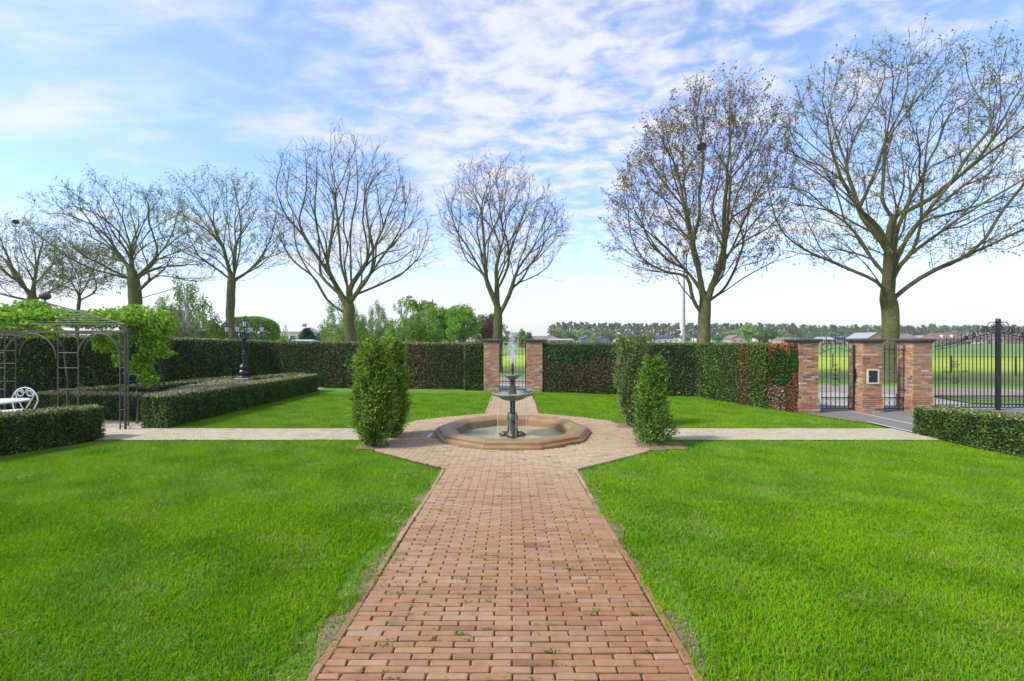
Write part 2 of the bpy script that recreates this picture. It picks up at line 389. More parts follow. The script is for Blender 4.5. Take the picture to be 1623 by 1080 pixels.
grid('drain_strip', np.array([8.98, 9.03]), np.concatenate([np.arange(-6, 8.5, .5), [8.35, 9.8, 12.35]]), lambda X, Y: zg(Y) + .005, M['kerb'])
grid('terrace', np.array([-20, -12, -8.9, -7.42]), np.concatenate([np.arange(0, 8.5, .5), [8.35, 8.75, 9.9, 12.5, 18.4]]), lambda X, Y: zg(Y) + .002, M['gravel'], lambda X, Y: (X < -8.9) | (Y > 8.75))
sheet('grass_verge', [(13.6, 13.6), (18, 12.9), (18, 14.3), (13.9, 15.3)], .03, M['lawn'])
# ------------------------------------------------------------------ leaf and blade clouds
def rvec(n):
    v = rng.normal(size=(n, 3)); return v / np.linalg.norm(v, axis=1, keepdims=True)
def quads(Pt, size, asp=.5, d=None, spread=1.0):
    """one rhombic leaf per point; d = preferred long axis"""
    n = len(Pt); a = rvec(n)
    if d is not None: a = a * spread + d; a /= np.linalg.norm(a, axis=1, keepdims=True)
    b = np.cross(a, rvec(n)); b /= np.maximum(np.linalg.norm(b, axis=1, keepdims=True), 1e-6)
    s = (np.full(n, size) if np.isscalar(size) else size)[:, None]
    V = np.stack([Pt - a * s * .5, Pt + b * s * asp * .5, Pt + a * s * .5, Pt - b * s * asp * .5], 1).reshape(-1, 3)
    Fq = np.arange(4 * n).reshape(-1, 4); return V, Fq
def colour_var(n, cols, w=None, jit=.18):
    cols = np.array(cols); i = rng.choice(len(cols), n, p=w); c = cols[i] * rng.uniform(1 - jit, 1 + jit, (n, 1)) * rng.uniform(.93, 1.07, (n, 3)); return c
def build_grass():
    Ps = []
    def samp(n, x0, x1, y0, y1): return np.c_[rng.uniform(x0, x1, n), rng.uniform(y0, y1, n)]
    bands = [(1.6, 3, 10500), (3, 4, 9500), (4, 5, 7000), (5, 6, 5200), (6, 8, 3800), (8, 10.5, 2600), (10.5, 14, 1900), (14, 17.9, 1500)]
    for y0, y1, dn in bands:
        x1 = min(y1 * 1.2 + .4, 8.3); n = int(dn * 2 * x1 * (y1 - y0)); q = samp(n, -x1, x1, y0, y1); Ps.append(np.c_[q, np.full(n, dn)])
    q = np.concatenate(Ps); X, Y = q[:, 0], q[:, 1]
    edge = snoise(X, Y, 7, 3) * .045 + snoise(X, Y, 25, 4) * .02
    lft = (X < 0) & (Y < 3.2)
    k = ~paved(X, Y, .0 + edge + np.where(Y < 6.4, -.045, -.01) ) & lim_right(X, Y) & (X > -7.45 - np.where(Y < 9, np.clip((9 - Y) * .45, 0, 1.2), 0)) & (Y < 17.75)
    for sx, sy, sr in ((-2.45, 8.25, .30), (2.6, 8.35, .42), (2.6, 10.1, .25)): k &= (X - sx) ** 2 + (Y - sy) ** 2 > sr ** 2 * rng.uniform(.3, 1.2, len(X))
    dist = np.minimum(abs(X + 1.0), abs(X - .92)); thin = (snoise(X, Y, 9, 8) + .25 * (X < 0) > .12) & (dist < .15 + .10 * snoise(X, Y, 3, 5)) & (Y < 4.4)
    k &= ~(thin & (rng.random(len(X)) < .68))
    bare = snoise(X, Y, 6, 12) > .48
    k &= ~(bare & (rng.random(len(X)) < .45))
    q = q[k]; X, Y, dn = q.T; n = len(X)
    Z = zg(Y) - .032 + bump_f(X, Y)
    sc = np.sqrt(np.maximum(Y, 3) / 3)
    tuft = .5 + .5 * snoise(X, Y, 16, 21); big = snoise(X, Y, 1.6, 22); mid = snoise(X, Y, 5, 23)
    Lh = (.028 + .024 * rng.random(n) + .016 * tuft) * (1 + .15 * big); w = .0024 * sc ** 1.35 * rng.uniform(.8, 1.4, n)
    th = rng.uniform(0, 2 * np.pi, n); lean = rng.uniform(.1, 1.0, n) ; ldir = rng.uniform(0, 2 * np.pi, n)
    bx, by = np.cos(th) * w, np.sin(th) * w
    lx_, ly_ = np.cos(ldir) * lean * Lh, np.sin(ldir) * lean * Lh
    B = np.c_[X, Y, Z]; side = np.c_[bx, by, np.zeros(n)]
    mid_ = B + np.c_[lx_ * .35, ly_ * .35, Lh * .62]; tip = B + np.c_[lx_ * .95, ly_ * .95, Lh * (1 - .3 * lean)]
    g1 = np.array((.165, .350, .006)); g2 = np.array((.290, .480, .010)); g3 = np.array((.078, .220, .006)); straw = np.array((.36, .33, .13)); blue = np.array((.16, .30, .05))
    t = np.clip(.5 + .9 * mid + .5 * big + rng.normal(0, .22, n), 0, 1)[:, None]
    c = g3 * (1 - t) + g2 * t; c = .45 * c + .55 * g1 * rng.uniform(.75, 1.3, (n, 1))
    pale = (snoise(X, Y, 3.3, 31) + .5 * snoise(X, Y, 11, 32) > .28) & (rng.random(n) < .4); c[pale] = c[pale] * .4 + blue * .75
    s_ = rng.random(n) < .035 + .12 * (snoise(X, Y, 6, 12) > .3); c[s_] = straw * rng.uniform(.6, 1.1, (s_.sum(), 1))
    near = Y < 5
    i1 = np.where(near)[0]; i2 = np.where(~near)[0]
    V1 = np.stack([B[i1] - side[i1], B[i1] + side[i1], mid_[i1] + side[i1] * .8, mid_[i1] - side[i1] * .8, tip[i1]], 1).reshape(-1, 3)
    V2 = np.stack([B[i2] - side[i2], B[i2] + side[i2], tip[i2]], 1).reshape(-1, 3)
    a = np.arange(len(i1))[:, None] * 5; b = len(V1) + np.arange(len(i2))[:, None] * 3
    F4 = a + np.array([0, 1, 2, 3]); F3 = np.concatenate([a + np.array([3, 2, 4]), b + np.array([0, 1, 2])])
    base_c = .72
    C1 = np.repeat(c[i1], 5, 0); C2 = np.repeat(c[i2], 3, 0)
    o = mesh_np('grass', np.concatenate([V1, V2]), [F4, F3], M['grassblade'], np.concatenate([C1, C2])); tag(o, kind='stuff')
    print('grass blades', n)
build_grass()
def build_weeds():
    n = 430; Y = 2.1 + 9.5 * rng.random(n) ** 1.4; X = []
    for y in Y: x0, x1 = spans(y); X.append(rng.uniform(max(x0, -2.4), min(x1, 2.4)))
    X = np.array(X); k = ~in_fountain(X, Y, 1.75) ; X, Y = X[k], Y[k]
    Y = np.round((Y - 1.3) / .0505) * .0505 + 1.3 + .025
    Pt = []; D = []; S = []
    for x, y in zip(X, Y):
        m = rng.integers(7, 22); s = rng.uniform(.3, .7) if rng.random() < .6 else rng.uniform(.7, 1.3)
        a = rng.uniform(0, 6.28, m); r = np.abs(rng.normal(0, .016, m)) * s
        Pt.append(np.c_[x + np.cos(a) * r * 1.7, y + np.sin(a) * r * .7, float(zg(y)) + rng.uniform(.001, .012, m)])
        D.append(np.c_[np.cos(a), np.sin(a), rng.uniform(.1, .9, m)]); S.append(np.full(m, .015 * s))
    Pt = np.concatenate(Pt); V, Fq = quads(Pt, np.concatenate(S), .4, np.concatenate(D), .4)
    o = mesh_np('path_weeds', V, [Fq], M['leaf'], np.repeat(colour_var(len(Pt), [(.10, .20, .02), (.14, .24, .03), (.2, .26, .05)]), 4, 0)); tag(o, kind='stuff')
    # fallen bits along the lawn edge
    n = 420; y = rng.uniform(1.8, 6.5, n); s = np.where(rng.random(n) < .5, -1, 1); x = np.where(s < 0, -1.0, .93) + s * rng.uniform(0, .16, n)
    V, Fq = quads(np.c_[x, y, zg(y) + rng.uniform(-.01, .006, n)], rng.uniform(.012, .03, n), .5, np.c_[rng.normal(size=(n, 2)), np.zeros(n)], .15)
    o = mesh_np('dead_leaves', V, [Fq], M['leaf'], np.repeat(colour_var(n, [(.33, .24, .12), (.42, .34, .2), (.2, .13, .07)]), 4, 0)); tag(o, kind='stuff')
build_weeds()
def soil_patch(name, cx, cy, r, sx=1.0):
    a = np.linspace(0, 2 * np.pi, 25)[:-1]; rr = r * (1 + .18 * np.sin(3 * a + cx) + .1 * np.sin(7 * a)); V = [(cx, cy, float(zg(cy)) + .03)]
    V += [(cx + sx * q * math.cos(t), cy + q * math.sin(t), float(zg(cy)) - .006) for q, t in zip(rr, a)]
    mesh_np(name, V, [np.array([(0, i + 1, (i + 1) % 24 + 1) for i in range(24)])], M['soil'], smooth=True)['kind'] = 'structure'
soil_patch('soil_bed', 2.60, 8.38, .52, .9); soil_patch('soil_bed', -2.42, 8.25, .33); soil_patch('soil_bed', 2.55, 10.15, .33)
# bare earth along the path edges
for s, x in ((-1, -.985), (1, .915)):
    yy = np.arange(1.3, 6.6, .1); V = []
    for i, y in enumerate(yy):
        w = .05 + .04 * math.sin(y * 3 + s) + .04 * math.sin(y * 7.7)
        V += [(x + s * -.02, y, float(zg(y)) - .011), (x + s * max(w, .02), y, float(zg(y)) - .019)]
    mesh_np('soil_edge', V, [np.array([(2 * i, 2 * i + 1, 2 * i + 3, 2 * i + 2)[::s] for i in range(len(yy) - 1)])], M['soil'])['kind'] = 'structure'
# ------------------------------------------------------------------ hedges
YEW = [(.076, .148, .024), (.120, .205, .033), (.034, .074, .016), (.185, .275, .05)]
def hedge(name, pts, th, h, label, group, dens, size, colf=None, tan=0.0, top_cols=None, cat='hedge', hz=None, taper=.0):
    """pts = centre line; box hedge with a rough twig core and a skin of leaves"""
    pts = np.array(pts, float)
    seg = np.linalg.norm(np.diff(pts, axis=0), axis=1); cum = np.r_[0, np.cumsum(seg)]; Ltot = cum[-1]
    def at(t):
        x = np.interp(t, cum, pts[:, 0]); y = np.interp(t, cum, pts[:, 1]); e = .25
        dx = np.interp(np.minimum(t + e, Ltot), cum, pts[:, 0]) - np.interp(np.maximum(t - e, 0), cum, pts[:, 0])
        dy = np.interp(np.minimum(t + e, Ltot), cum, pts[:, 1]) - np.interp(np.maximum(t - e, 0), cum, pts[:, 1])
        l = np.hypot(dx, dy); return x, y, -dy / l, dx / l
    hh = (lambda t: np.full(np.shape(t), h)) if hz is None else (lambda t: np.interp(t / Ltot, [0, 1], hz))
    o0 = pts[0]; root = empty(name, (o0[0], o0[1], float(zg(o0[1])))); tag(root, label, cat, group)
    org = np.array([o0[0], o0[1], float(zg(o0[1]))])
    # core
    n = max(int(Ltot / .22), 3); t = np.linspace(0, Ltot, n + 1); x, y, nx, ny = at(t)
    prof = [(-.5, 0), (-.5, .35), (-.5, .7), (-.47, .93), (-.4, 1), (0, 1), (.4, 1), (.47, .93), (.5, .7), (.5, .35), (.5, 0)]
    V = []; inset = .03
    for i in range(n + 1):
        for a, b in prof:
            w = (th - 2 * inset) * a; zz = b * (hh(t[i]) - inset); end = (inset if i == 0 else (-inset if i == n else 0))
            px = x[i] + nx[i] * w + ny[i] * end; py = y[i] + ny[i] * w - nx[i] * end
            j = rng.normal(0, .008, 3); V.append((px + j[0], py + j[1], float(zg(py)) + zz * (1 if b == 0 else 1) + (j[2] if b else -.02)))
    m = len(prof); Fq = [(i * m + j, i * m + j + 1, (i + 1) * m + j + 1, (i + 1) * m + j) for i in range(n) for j in range(m - 1)]
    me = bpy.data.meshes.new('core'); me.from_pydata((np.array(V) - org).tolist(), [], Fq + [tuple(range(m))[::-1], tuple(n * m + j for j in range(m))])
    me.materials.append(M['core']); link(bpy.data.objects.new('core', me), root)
    # leaves
    H = float(np.mean(hh(t))); areas = dict(L=Ltot * H, R=Ltot * H, T=Ltot * th, A=th * H, B=th * H)
    PP = []; NN = []; TT = []
    for kkey, ar in areas.items():
        k = int(ar * dens * (.8 if kkey == 'T' else 1)); 
        if k < 1: continue
        tt = rng.uniform(0, Ltot, k); hgt = rng.uniform(0, 1, k); ww = rng.uniform(-.5, .5, k)
        if kkey == 'L': ww[:] = .5
        elif kkey == 'R': ww[:] = -.5
        elif kkey == 'T': hgt[:] = 1
        elif kkey == 'A': tt[:] = 0
        else: tt[:] = Ltot
        X, Y, NX, NY = at(tt)
        bul = .022 * snoise(tt * 1.0, hgt * H + ww * 2, 6, 41) + .015 * snoise(tt, hgt * H, 16, 42)
        rnd = np.clip(hgt - .9, 0, .1) * 10 * .04 * (kkey in 'LR')
        depth = rng.normal(0, .014, k) + bul - rnd - taper * hgt * (kkey in 'LR')
        d = ww * th
        if kkey == 'L': d = d + depth
        if kkey == 'R': d = d - depth
        zz = hgt * hh(tt) + (depth if kkey == 'T' else 0)
        eo = (-depth if kkey == 'A' else depth if kkey == 'B' else 0)
        X2 = X + NX * d + NY * eo * -1 * -1; Y2 = Y + NY * d - NX * eo * -1 * -1
        if kkey in 'AB': X2 = X + NX * d + NY * eo; Y2 = Y + NY * d - NX * eo
        nv = {'L': np.c_[NX, NY, 0 * NX], 'R': np.c_[-NX, -NY, 0 * NX], 'T': np.c_[0 * NX, 0 * NX, 1 + 0 * NX], 'A': np.c_[-NY, NX, 0 * NX], 'B': np.c_[NY, -NX, 0 * NX]}[kkey]
        if kkey in 'AB': nv = -nv
        zb = zg(Y2); PP.append(np.c_[X2, Y2, zb + np.maximum(zz, .01)]); NN.append(nv); TT.append(np.c_[tt / Ltot, hgt, np.full(k, kkey == 'T')])
    PP = np.concatenate(PP); NN = np.concatenate(NN); TT = np.concatenate(TT); k = len(PP)
    d = NN * .7 + np.array((0, 0, .35)) + rng.normal(0, .35, (k, 3)); s = size * rng.uniform(.6, 1.45, k)
    V, Fq = quads(PP + NN * s[:, None] * .15, s, .5, d, .8)
    c = colour_var(k, YEW, [.4, .25, .2, .15], .25)
    c *= (1 + .3 * snoise(TT[:, 0] * Ltot, TT[:, 1] * H, 2.2, 51) + .35 * snoise(TT[:, 0] * Ltot, TT[:, 1] * H, 9, 52))[:, None]
    fresh = (TT[:, 1] > .97) & (rng.random(k) < .4); c[fresh] = colour_var(fresh.sum(), [(.13, .2, .03), (.2, .22, .06)])
    if top_cols is not None:
        tp = (TT[:, 2] > 0) & (rng.random(k) < tan); c[tp] = colour_var(tp.sum(), top_cols)
        ed = (TT[:, 2] == 0) & (TT[:, 1] > .95) & (rng.random(k) < tan * .5); c[ed] = colour_var(ed.sum(), top_cols)
    if colf is not None: c = colf(PP, TT, c)
    mesh_np('foliage', V - org, [Fq], M['leaf'], np.repeat(c, 4, 0), root)
    return root
TAN = [(.52, .44, .28), (.38, .34, .18), (.56, .46, .32), (.24, .25, .1)]
BRN = [(.32, .15, .07), (.22, .11, .06), (.38, .22, .11), (.14, .08, .05)]
ORG = [(.42, .15, .04), (.34, .11, .035), (.2, .075, .03), (.5, .22, .08)]
def paint(c, mask, pal, jit=.2): c[mask] = colour_var(int(mask.sum()), pal, jit=jit)
def nz(PP, s, seed): return snoise(PP[:, 0] + PP[:, 1] * .7, PP[:, 2] * 1.2, s, seed)
def col_backleft(PP, TT, c):
    r = rng.random(len(PP)); px = PP[:, 0] / PP[:, 1] * F + CX
    paint(c, (px > 640) & (px < 676) & (r < .82), BRN + [(.36, .25, .16), (.4, .24, .14)])
    paint(c, (px > 672) & (nz(PP, 2.5, 61) > -.1) & (r < .42), BRN)
    paint(c, (px > 505) & (px < 572) & (nz(PP, 3, 62) > -.2) & (r < .35), BRN)
    paint(c, (TT[:, 1] > .95) & (r < .3), TAN); return c
def col_left(PP, TT, c): r = rng.random(len(PP)); c *= np.array((1.0, 1.12, 1.0)); paint(c, (TT[:, 1] > .955) & (r < .4), TAN); return c
def col_backright(PP, TT, c):
    r = rng.random(len(PP)); px = PP[:, 0] / PP[:, 1] * F + CX; z = PP[:, 2]
    paint(c, (px > 858) & (px < 878) & (z < 1.3) & (r < .6), BRN); paint(c, (px < 878) & (z > 1.3) & (r < .4), [(.2, .22, .08)])
    paint(c, (px > 885) & (px < 990) & (np.abs(z - .55 - (px - 885) * .003) < .5 + .25 * nz(PP, 4, 65)) & (r < .66), BRN)
    paint(c, (px > 1015) & (px < 1060) & (nz(PP, 3, 66) > 0) & (r < .25), BRN); paint(c, (TT[:, 1] > .96) & (r < .45), [(.14, .23, .03), (.1, .17, .025)]); return c
def col_right(PP, TT, c):
    r = rng.random(len(PP)); px = PP[:, 0] / PP[:, 1] * F + CX; z = PP[:, 2]; w = nz(PP, 7, 67) * 3
    c *= 1.25
    paint(c, (px + w > 1171) & (px + w < 1186) & (r < .85), ORG + BRN)
    return c
def col_beech(PP, TT, c):
    r = rng.random(len(PP)); px = PP[:, 0] / PP[:, 1] * F + CX; z = PP[:, 2]; w = nz(PP, 5, 68)
    green = (((px - 1236) / 19) ** 2 + ((z - 1.15) / .55) ** 2 < 1 + .5 * w) | ((px > 1252) & (z > 1.05) & (w > -.3))
    paint(c, (r < .93) & ~green, ORG[:3] + BRN[:2], .3); paint(c, (z > 1.58) & (px < 1250) & (r < .8), [(.5, .22, .07), (.44, .17, .05)], .25)
    paint(c, green & (r < .9), [(.05, .12, .015), (.08, .17, .02), (.03, .07, .012)])
    paint(c, (z < .65) & (px < 1245) & (px > 1215) & (r < .3), [(.4, .36, .36), (.5, .45, .43)]); return c
G1 = 'tall clipped hedges round the garden'
hedge('tall_hedge', [(-9.75, 18.75), (-7.4, 18.65), (-1.80, 18.15)], .7, 1.78, 'tall dark green hedge along the back lawn left of the small gate, with brown patches', G1, 1150, .052, col_backleft, hz=(1.83, 1.755))
hedge('tall_hedge', [(-1.78, 17.85), (-1.10, 17.82)], .95, 1.76, 'short green block of hedge projecting beside the left brick pillar of the small gate', G1, 1500, .05, taper=0)
hedge('tall_hedge', [(-16.5, 10.9), (-13.3, 12.7), (-9.98, 18.7)], .7, 2.0, 'tall dark yew hedge behind the pergola and the lamp, left boundary of the garden', G1, 1150, .055, col_left, hz=(2.12, 1.86))
hedge('tall_hedge', [(1.1, 17.15), (6.35, 15.9)], .75, 1.76, 'tall green hedge with a brown patch low down, right of the small gate', G1, 1300, .05, col_backright)
hedge('tall_hedge', [(6.5, 15.75), (7.38, 12.95)], .65, 1.76, 'tall green hedge with one rusty brown stripe on the right side of the lawn', G1, 1700, .05, col_right)
hedge('tall_hedge', [(7.4, 12.9), (7.62, 12.0)], .5, 1.77, 'rusty orange and green beech hedge end beside the brick pillar of the side gate', G1, 2400, .05, col_beech)
G2 = 'knee high clipped hedges'
hedge('low_hedge', [(-8.75, 5.2), (-8.60, 7.0), (-8.12, 8.95)], .52, .66, 'low clipped hedge in the left foreground in front of the white table', G2, 4200, .04, None, .55, TAN + [(.2, .26, .06)] * 3, hz=(.69, .6))
hedge('low_hedge', [(-7.66, 9.85), (-7.6, 13), (-7.5, 17.2)], .55, .62, 'long low hedge with a sandy trimmed top running along the left lawn', G2, 2600, .042, None, .8, TAN, hz=(.69, .6))
hedge('low_hedge', [(-7.98, 10.9), (-11.6, 11.3)], .5, .60, 'low dark hedge seen through the right arch of the pergola', G2, 2000, .045, None, .7, TAN)
hedge('low_hedge', [(-11.0, 11.6), (-9.95, 12.5), (-9.5, 14.2), (-9.15, 15.6)], .5, .66, 'low green hedge curving behind the sandy one towards the lamp', G2, 2000, .045, None, .3, TAN)
hedge('low_hedge', [(-7.95, 11.0), (-8.45, 12.4), (-8.75, 14.3)], .8, .635, 'wide low hedge with a sandy cut top leading to the lamp', G2, 2000, .045, None, .92, TAN)
hedge('low_hedge', [(-8.6, 15.6), (-8.2, 16.8), (-7.9, 17.3)], .6, .64, 'low green hedge behind the lamp', G2, 1700, .045, None, .35, TAN)
hedge('low_hedge', [(8.6, 5.0), (8.55, 7.2), (8.5, 9.35)], .72, .6, 'low clipped hedge in the right foreground in front of the large gate', G2, 3400, .04, None, .25, TAN, hz=(.68, .52))
# ------------------------------------------------------------------ shrubs
def shrub(name, x, y, h, rf, label, n, size, cols, group, up=.6, rnd=.12, w=None, bare=.0, sprigs=1):
    """rf(t) = radius at relative height t"""
    z0 = float(zg(y)); root = empty(name, (x, y, z0)); tag(root, label, 'shrub', group)
    b = MB()
    for k in range(6):
        a = k / 6 * 6.28; b.tube([(0.05 * math.cos(a), .05 * math.sin(a), -.03), (.12 * math.cos(a), .12 * math.sin(a), .3 * h), (.10 * math.cos(a + .5), .1 * math.sin(a + .5), .8 * h)], [.022, .016, .006], 6)
    b.build('stem', M['twig'], root)
    m = n // 3; t = rng.random(m) ** .9; a = rng.uniform(0, 2 * np.pi, m)
    rr = np.array([rf(q) for q in t]) * (1 + rnd * np.sin(3 * a + 7 * t + x) + rnd * np.sin(5 * a - 11 * t)) * (1 + .12 * rng.normal(size=m))
    fr = 1 - np.abs(rng.normal(0, .17, m)); fr = np.clip(fr, .15, 1.25)
    if bare: keep = ~((t < .12) & (fr > .6) & (rng.random(m) < bare)); t, a, rr, fr = t[keep], a[keep], rr[keep], fr[keep]; m = len(t)
    lump = snoise(a * 1.0 + t * 2, t * h * 2, 3.0, int(abs(x * 10)) + 3); rr = rr * (1 + .30 * lump)
    C = np.c_[np.cos(a) * rr * fr, np.sin(a) * rr * fr, .03 + t * h * (1 + .035 * np.sin(a * 2 + x) + .03 * lump)]
    D = np.c_[np.cos(a), np.sin(a), np.full(m, up)] + rng.normal(0, .28, (m, 3)); D /= np.linalg.norm(D, axis=1, keepdims=True)
    # each sprig: a line of leaves
    kk = 7; s = rng.uniform(0, 1, (m, kk)); Ls = size * 2.6 * rng.uniform(.5, 1.3, m) * np.where(rng.random(m) < .06, 2.0, 1)
    Pt = C[:, None] + D[:, None] * (s * Ls[:, None])[:, :, None] + rng.normal(0, size * .16, (m, kk, 3)); 
    Dl = D[:, None] + rng.normal(0, .55, (m, kk, 3)); Pt = Pt.reshape(-1, 3); Dl = Dl.reshape(-1, 3)
    V, Fq = quads(Pt, size * rng.uniform(.55, 1.25, len(Pt)), .34, Dl, .35)
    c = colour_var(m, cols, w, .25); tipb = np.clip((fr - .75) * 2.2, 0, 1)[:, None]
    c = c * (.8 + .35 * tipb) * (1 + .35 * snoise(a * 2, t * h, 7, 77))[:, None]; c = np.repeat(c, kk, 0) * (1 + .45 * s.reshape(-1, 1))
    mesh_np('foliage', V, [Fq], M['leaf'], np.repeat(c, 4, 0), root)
    return root
G3 = 'columnar evergreens flanking the fountain'
YG = [(.10, .18, .03), (.06, .12, .024), (.14, .23, .035), (.035, .075, .018)]
col1 = lambda t: .43 * (1 - .28 * t) if t > .12 else .30 + t * .9
YG = [(.19, .31, .038), (.12, .21, .03), (.27, .40, .05), (.05, .10, .02)]
shrub('columnar_yew', -2.45, 8.2, 1.80, lambda t: (.14 + .165 * min(t / .25, 1)) * (1 - .38 * max(t - .25, 0)) if t < .86 else .255 - (t - .86) * .9, 'tall bushy yew column in front left of the fountain', 26000, .042, YG, G3, rnd=.1, bare=.5)
shrub('columnar_yew', -2.35, 9.0, 1.82, lambda t: (.12 + .15 * min(t / .25, 1)) * (1 - .42 * max(t - .3, 0)), 'yew column standing behind the bushy one left of the fountain', 17000, .042, YG, G3, rnd=.1)
shrub('columnar_yew', 2.60, 10.1, 1.86, lambda t: (.06 + .175 * min(t / .5, 1)) * (1 - .05 * t), 'grey green yew column with a thin foot, behind the small conifer right of the fountain', 16000, .042, [(.16, .25, .06), (.23, .32, .09), (.06, .11, .035), (.2, .19, .07)], G3, rnd=.16, bare=.8)
shrub('small_conifer', 2.56, 8.38, 1.50, lambda t: (.22 + .07 * min(t / .2, 1)) * (1 - .86 * t ** 1.3), 'small bright green cone shaped conifer right of the fountain on bare soil', 9500, .046, [(.09, .18, .022), (.15, .27, .032), (.045, .10, .018), (.20, .33, .045)], G3, up=.75, rnd=.22)
# ------------------------------------------------------------------ brick pillars
BR = [(.36, .15, .075), (.33, .185, .11), (.38, .255, .165), (.42, .20, .10), (.25, .14, .095), (.13, .09, .075), (.42, .34, .25), (.31, .21, .14)]
BW = [.2, .21, .18, .1, .12, .05, .05, .09]
def pillar(x, y, w, hb, label, plinth=True, top=1.83):
    root = empty('brick_pillar', (x, y, 0)); tag(root, label, 'pillar', 'brick gate pillars')
    h = w / 2; c = MB(); c.box(-h + .008, -h + .008, -.02, h - .008, h - .008, hb - .004); c.build('mortar_core', M['mortar'], root)
    b = MB(); nc = int(hb / .0525); ch = hb / nc
    for k in range(nc):
        e = .022 if plinth and k * ch < .40 else 0; H = h + e; z0 = k * ch + .006; z1 = (k + 1) * ch - .006
        for f in range(4):
            L_ = 2 * H; q = 2.5 if w < .55 else 3; s0 = -H; bl = L_ / q; off = (k % 2) * bl / 2
            edges = sorted(set([-H] + [min(max(-H + off + j * bl, -H), H) for j in range(5)] + [H]))
            if plinth and 7 <= k <= 7: edges = [-H + j * L_ / 8 for j in range(9)]
            for a, bb in zip(edges[:-1], edges[1:]):
                if bb - a < .03: continue
                col = np.array(random.choices(BR, BW)[0]) * random.uniform(.98, 1.38); pr = random.uniform(-.003, .003)
                a1, b1 = a + .006, bb - .006
                if f == 0: b.box(a1, -H - pr, z0, b1, -H + .03, z1, col)
                elif f == 1: b.box(a1, H - .03, z0, b1, H + pr, z1, col)
                elif f == 2: b.box(-H - pr, max(a1, -H + .031), z0, -H + .03, min(b1, H - .031), z1, col)
                else: b.box(H - .03, max(a1, -H + .031), z0, H + pr, min(b1, H - .031), z1, col)
    b.build('brickwork', M['brick'], root, col=True)
    e = .03; c = MB(); t = hb
    c.bev(-h - .01, -h - .01, t, h + .01, h + .01, t + .035, .004)
    c.lathe([((h + .012) * 1.414, t + .034), ((h + .05) * 1.414, t + .07), ((h + .055) * 1.414, t + .078), ((h + .062) * 1.414, t + .08), ((h + .062) * 1.414, t + .115), ((h + .052) * 1.414, t + .122), (.02, t + .14)], 4, rot=math.pi / 4)
    c.build('cap', M['cap'], root); return root
pillar(PX(779.5, 17.0), 17.0, .57, 1.80, 'orange red brick pillar left of the small gate behind the fountain', False)
pillar(PX(846.8, 17.0), 17.0, .57, 1.80, 'paler weathered brick pillar right of the small gate behind the fountain', False)
pillar(7.43 + .26, 12.18, .51, 1.80, 'brick pillar at the end of the rusty beech hedge')
pillar(9.14 + .26, 12.26, .51, 1.80, 'brick pillar with the dark letter box set in it')
pillar(10.45 + .26, 12.26, .51, 1.80, 'brick pillar holding the left leaf of the large black gate')
mb = empty('letter_box', (9.40, 11.99, .94)); tag(mb, 'dark letter box with cream frame in the middle brick pillar', 'letter box')
b = MB(); b.box(-.155, -.012, -.19, -.12, .02, .19); b.box(.12, -.012, -.19, .155, .02, .19); b.box(-.1199, -.012, .155, .1199, .02, .19); b.box(-.1199, -.012, -.19, .1199, .02, -.155)
b.build('frame', M['cream'], mb)
b = MB()
for k in range(4): b.bev(-.118 + k * .0592, -.006, -.153, -.118 + k * .0592 + .0575, .015, .153, .003)
b.build('door', M['panel'], mb); b = MB(); b.ball((-.09, -.012, .0), .008); b.build('knob', M['white'], mb, True)
# ------------------------------------------------------------------ wrought iron
def spiral(cx, cz, r0, a0, turns, hand=1, n=26, rend=.25):
    return [(cx + r0 * (1 - (1 - rend) * i / n) * math.cos(a0 + hand * turns * 2 * math.pi * i / n), 0, cz + r0 * (1 - (1 - rend) * i / n) * math.sin(a0 + hand * turns * 2 * math.pi * i / n)) for i in range(n + 1)]
def bottom_scrolls(mb_, xs_, z0, z1, r=.0045):
    for a, b2 in zip(xs_[:-1], xs_[1:]):
        w = b2 - a; m_ = (a + b2) / 2
        mb_.tube([(a + .006, 0, z0 + .11 * 0 + (z1 - z0) * .45), (m_, 0, z1 - .03), (b2 - .006, 0, z0 + (z1 - z0) * .45)], r, 4)
        for s in (-1, 1):
            mb_.tube(spiral(m_ + s * w * .25, z0 + .045, w * .19, math.pi / 2, 1.25, s, 14), r, 4)
            mb_.tube(spiral(m_ + s * w * .28, z1 - .025, w * .14, -math.pi / 2, 1.1, -s, 10), r, 4)
def spike(mb_, x, z, r=.008, h=.07):
    mb_.lathe([(r * 1.1, 0), (r * 1.9, h * .15), (r * 1.1, h * .3), (r * 1.7, h * .5), (.0005, h)], 6, x, 0, z)
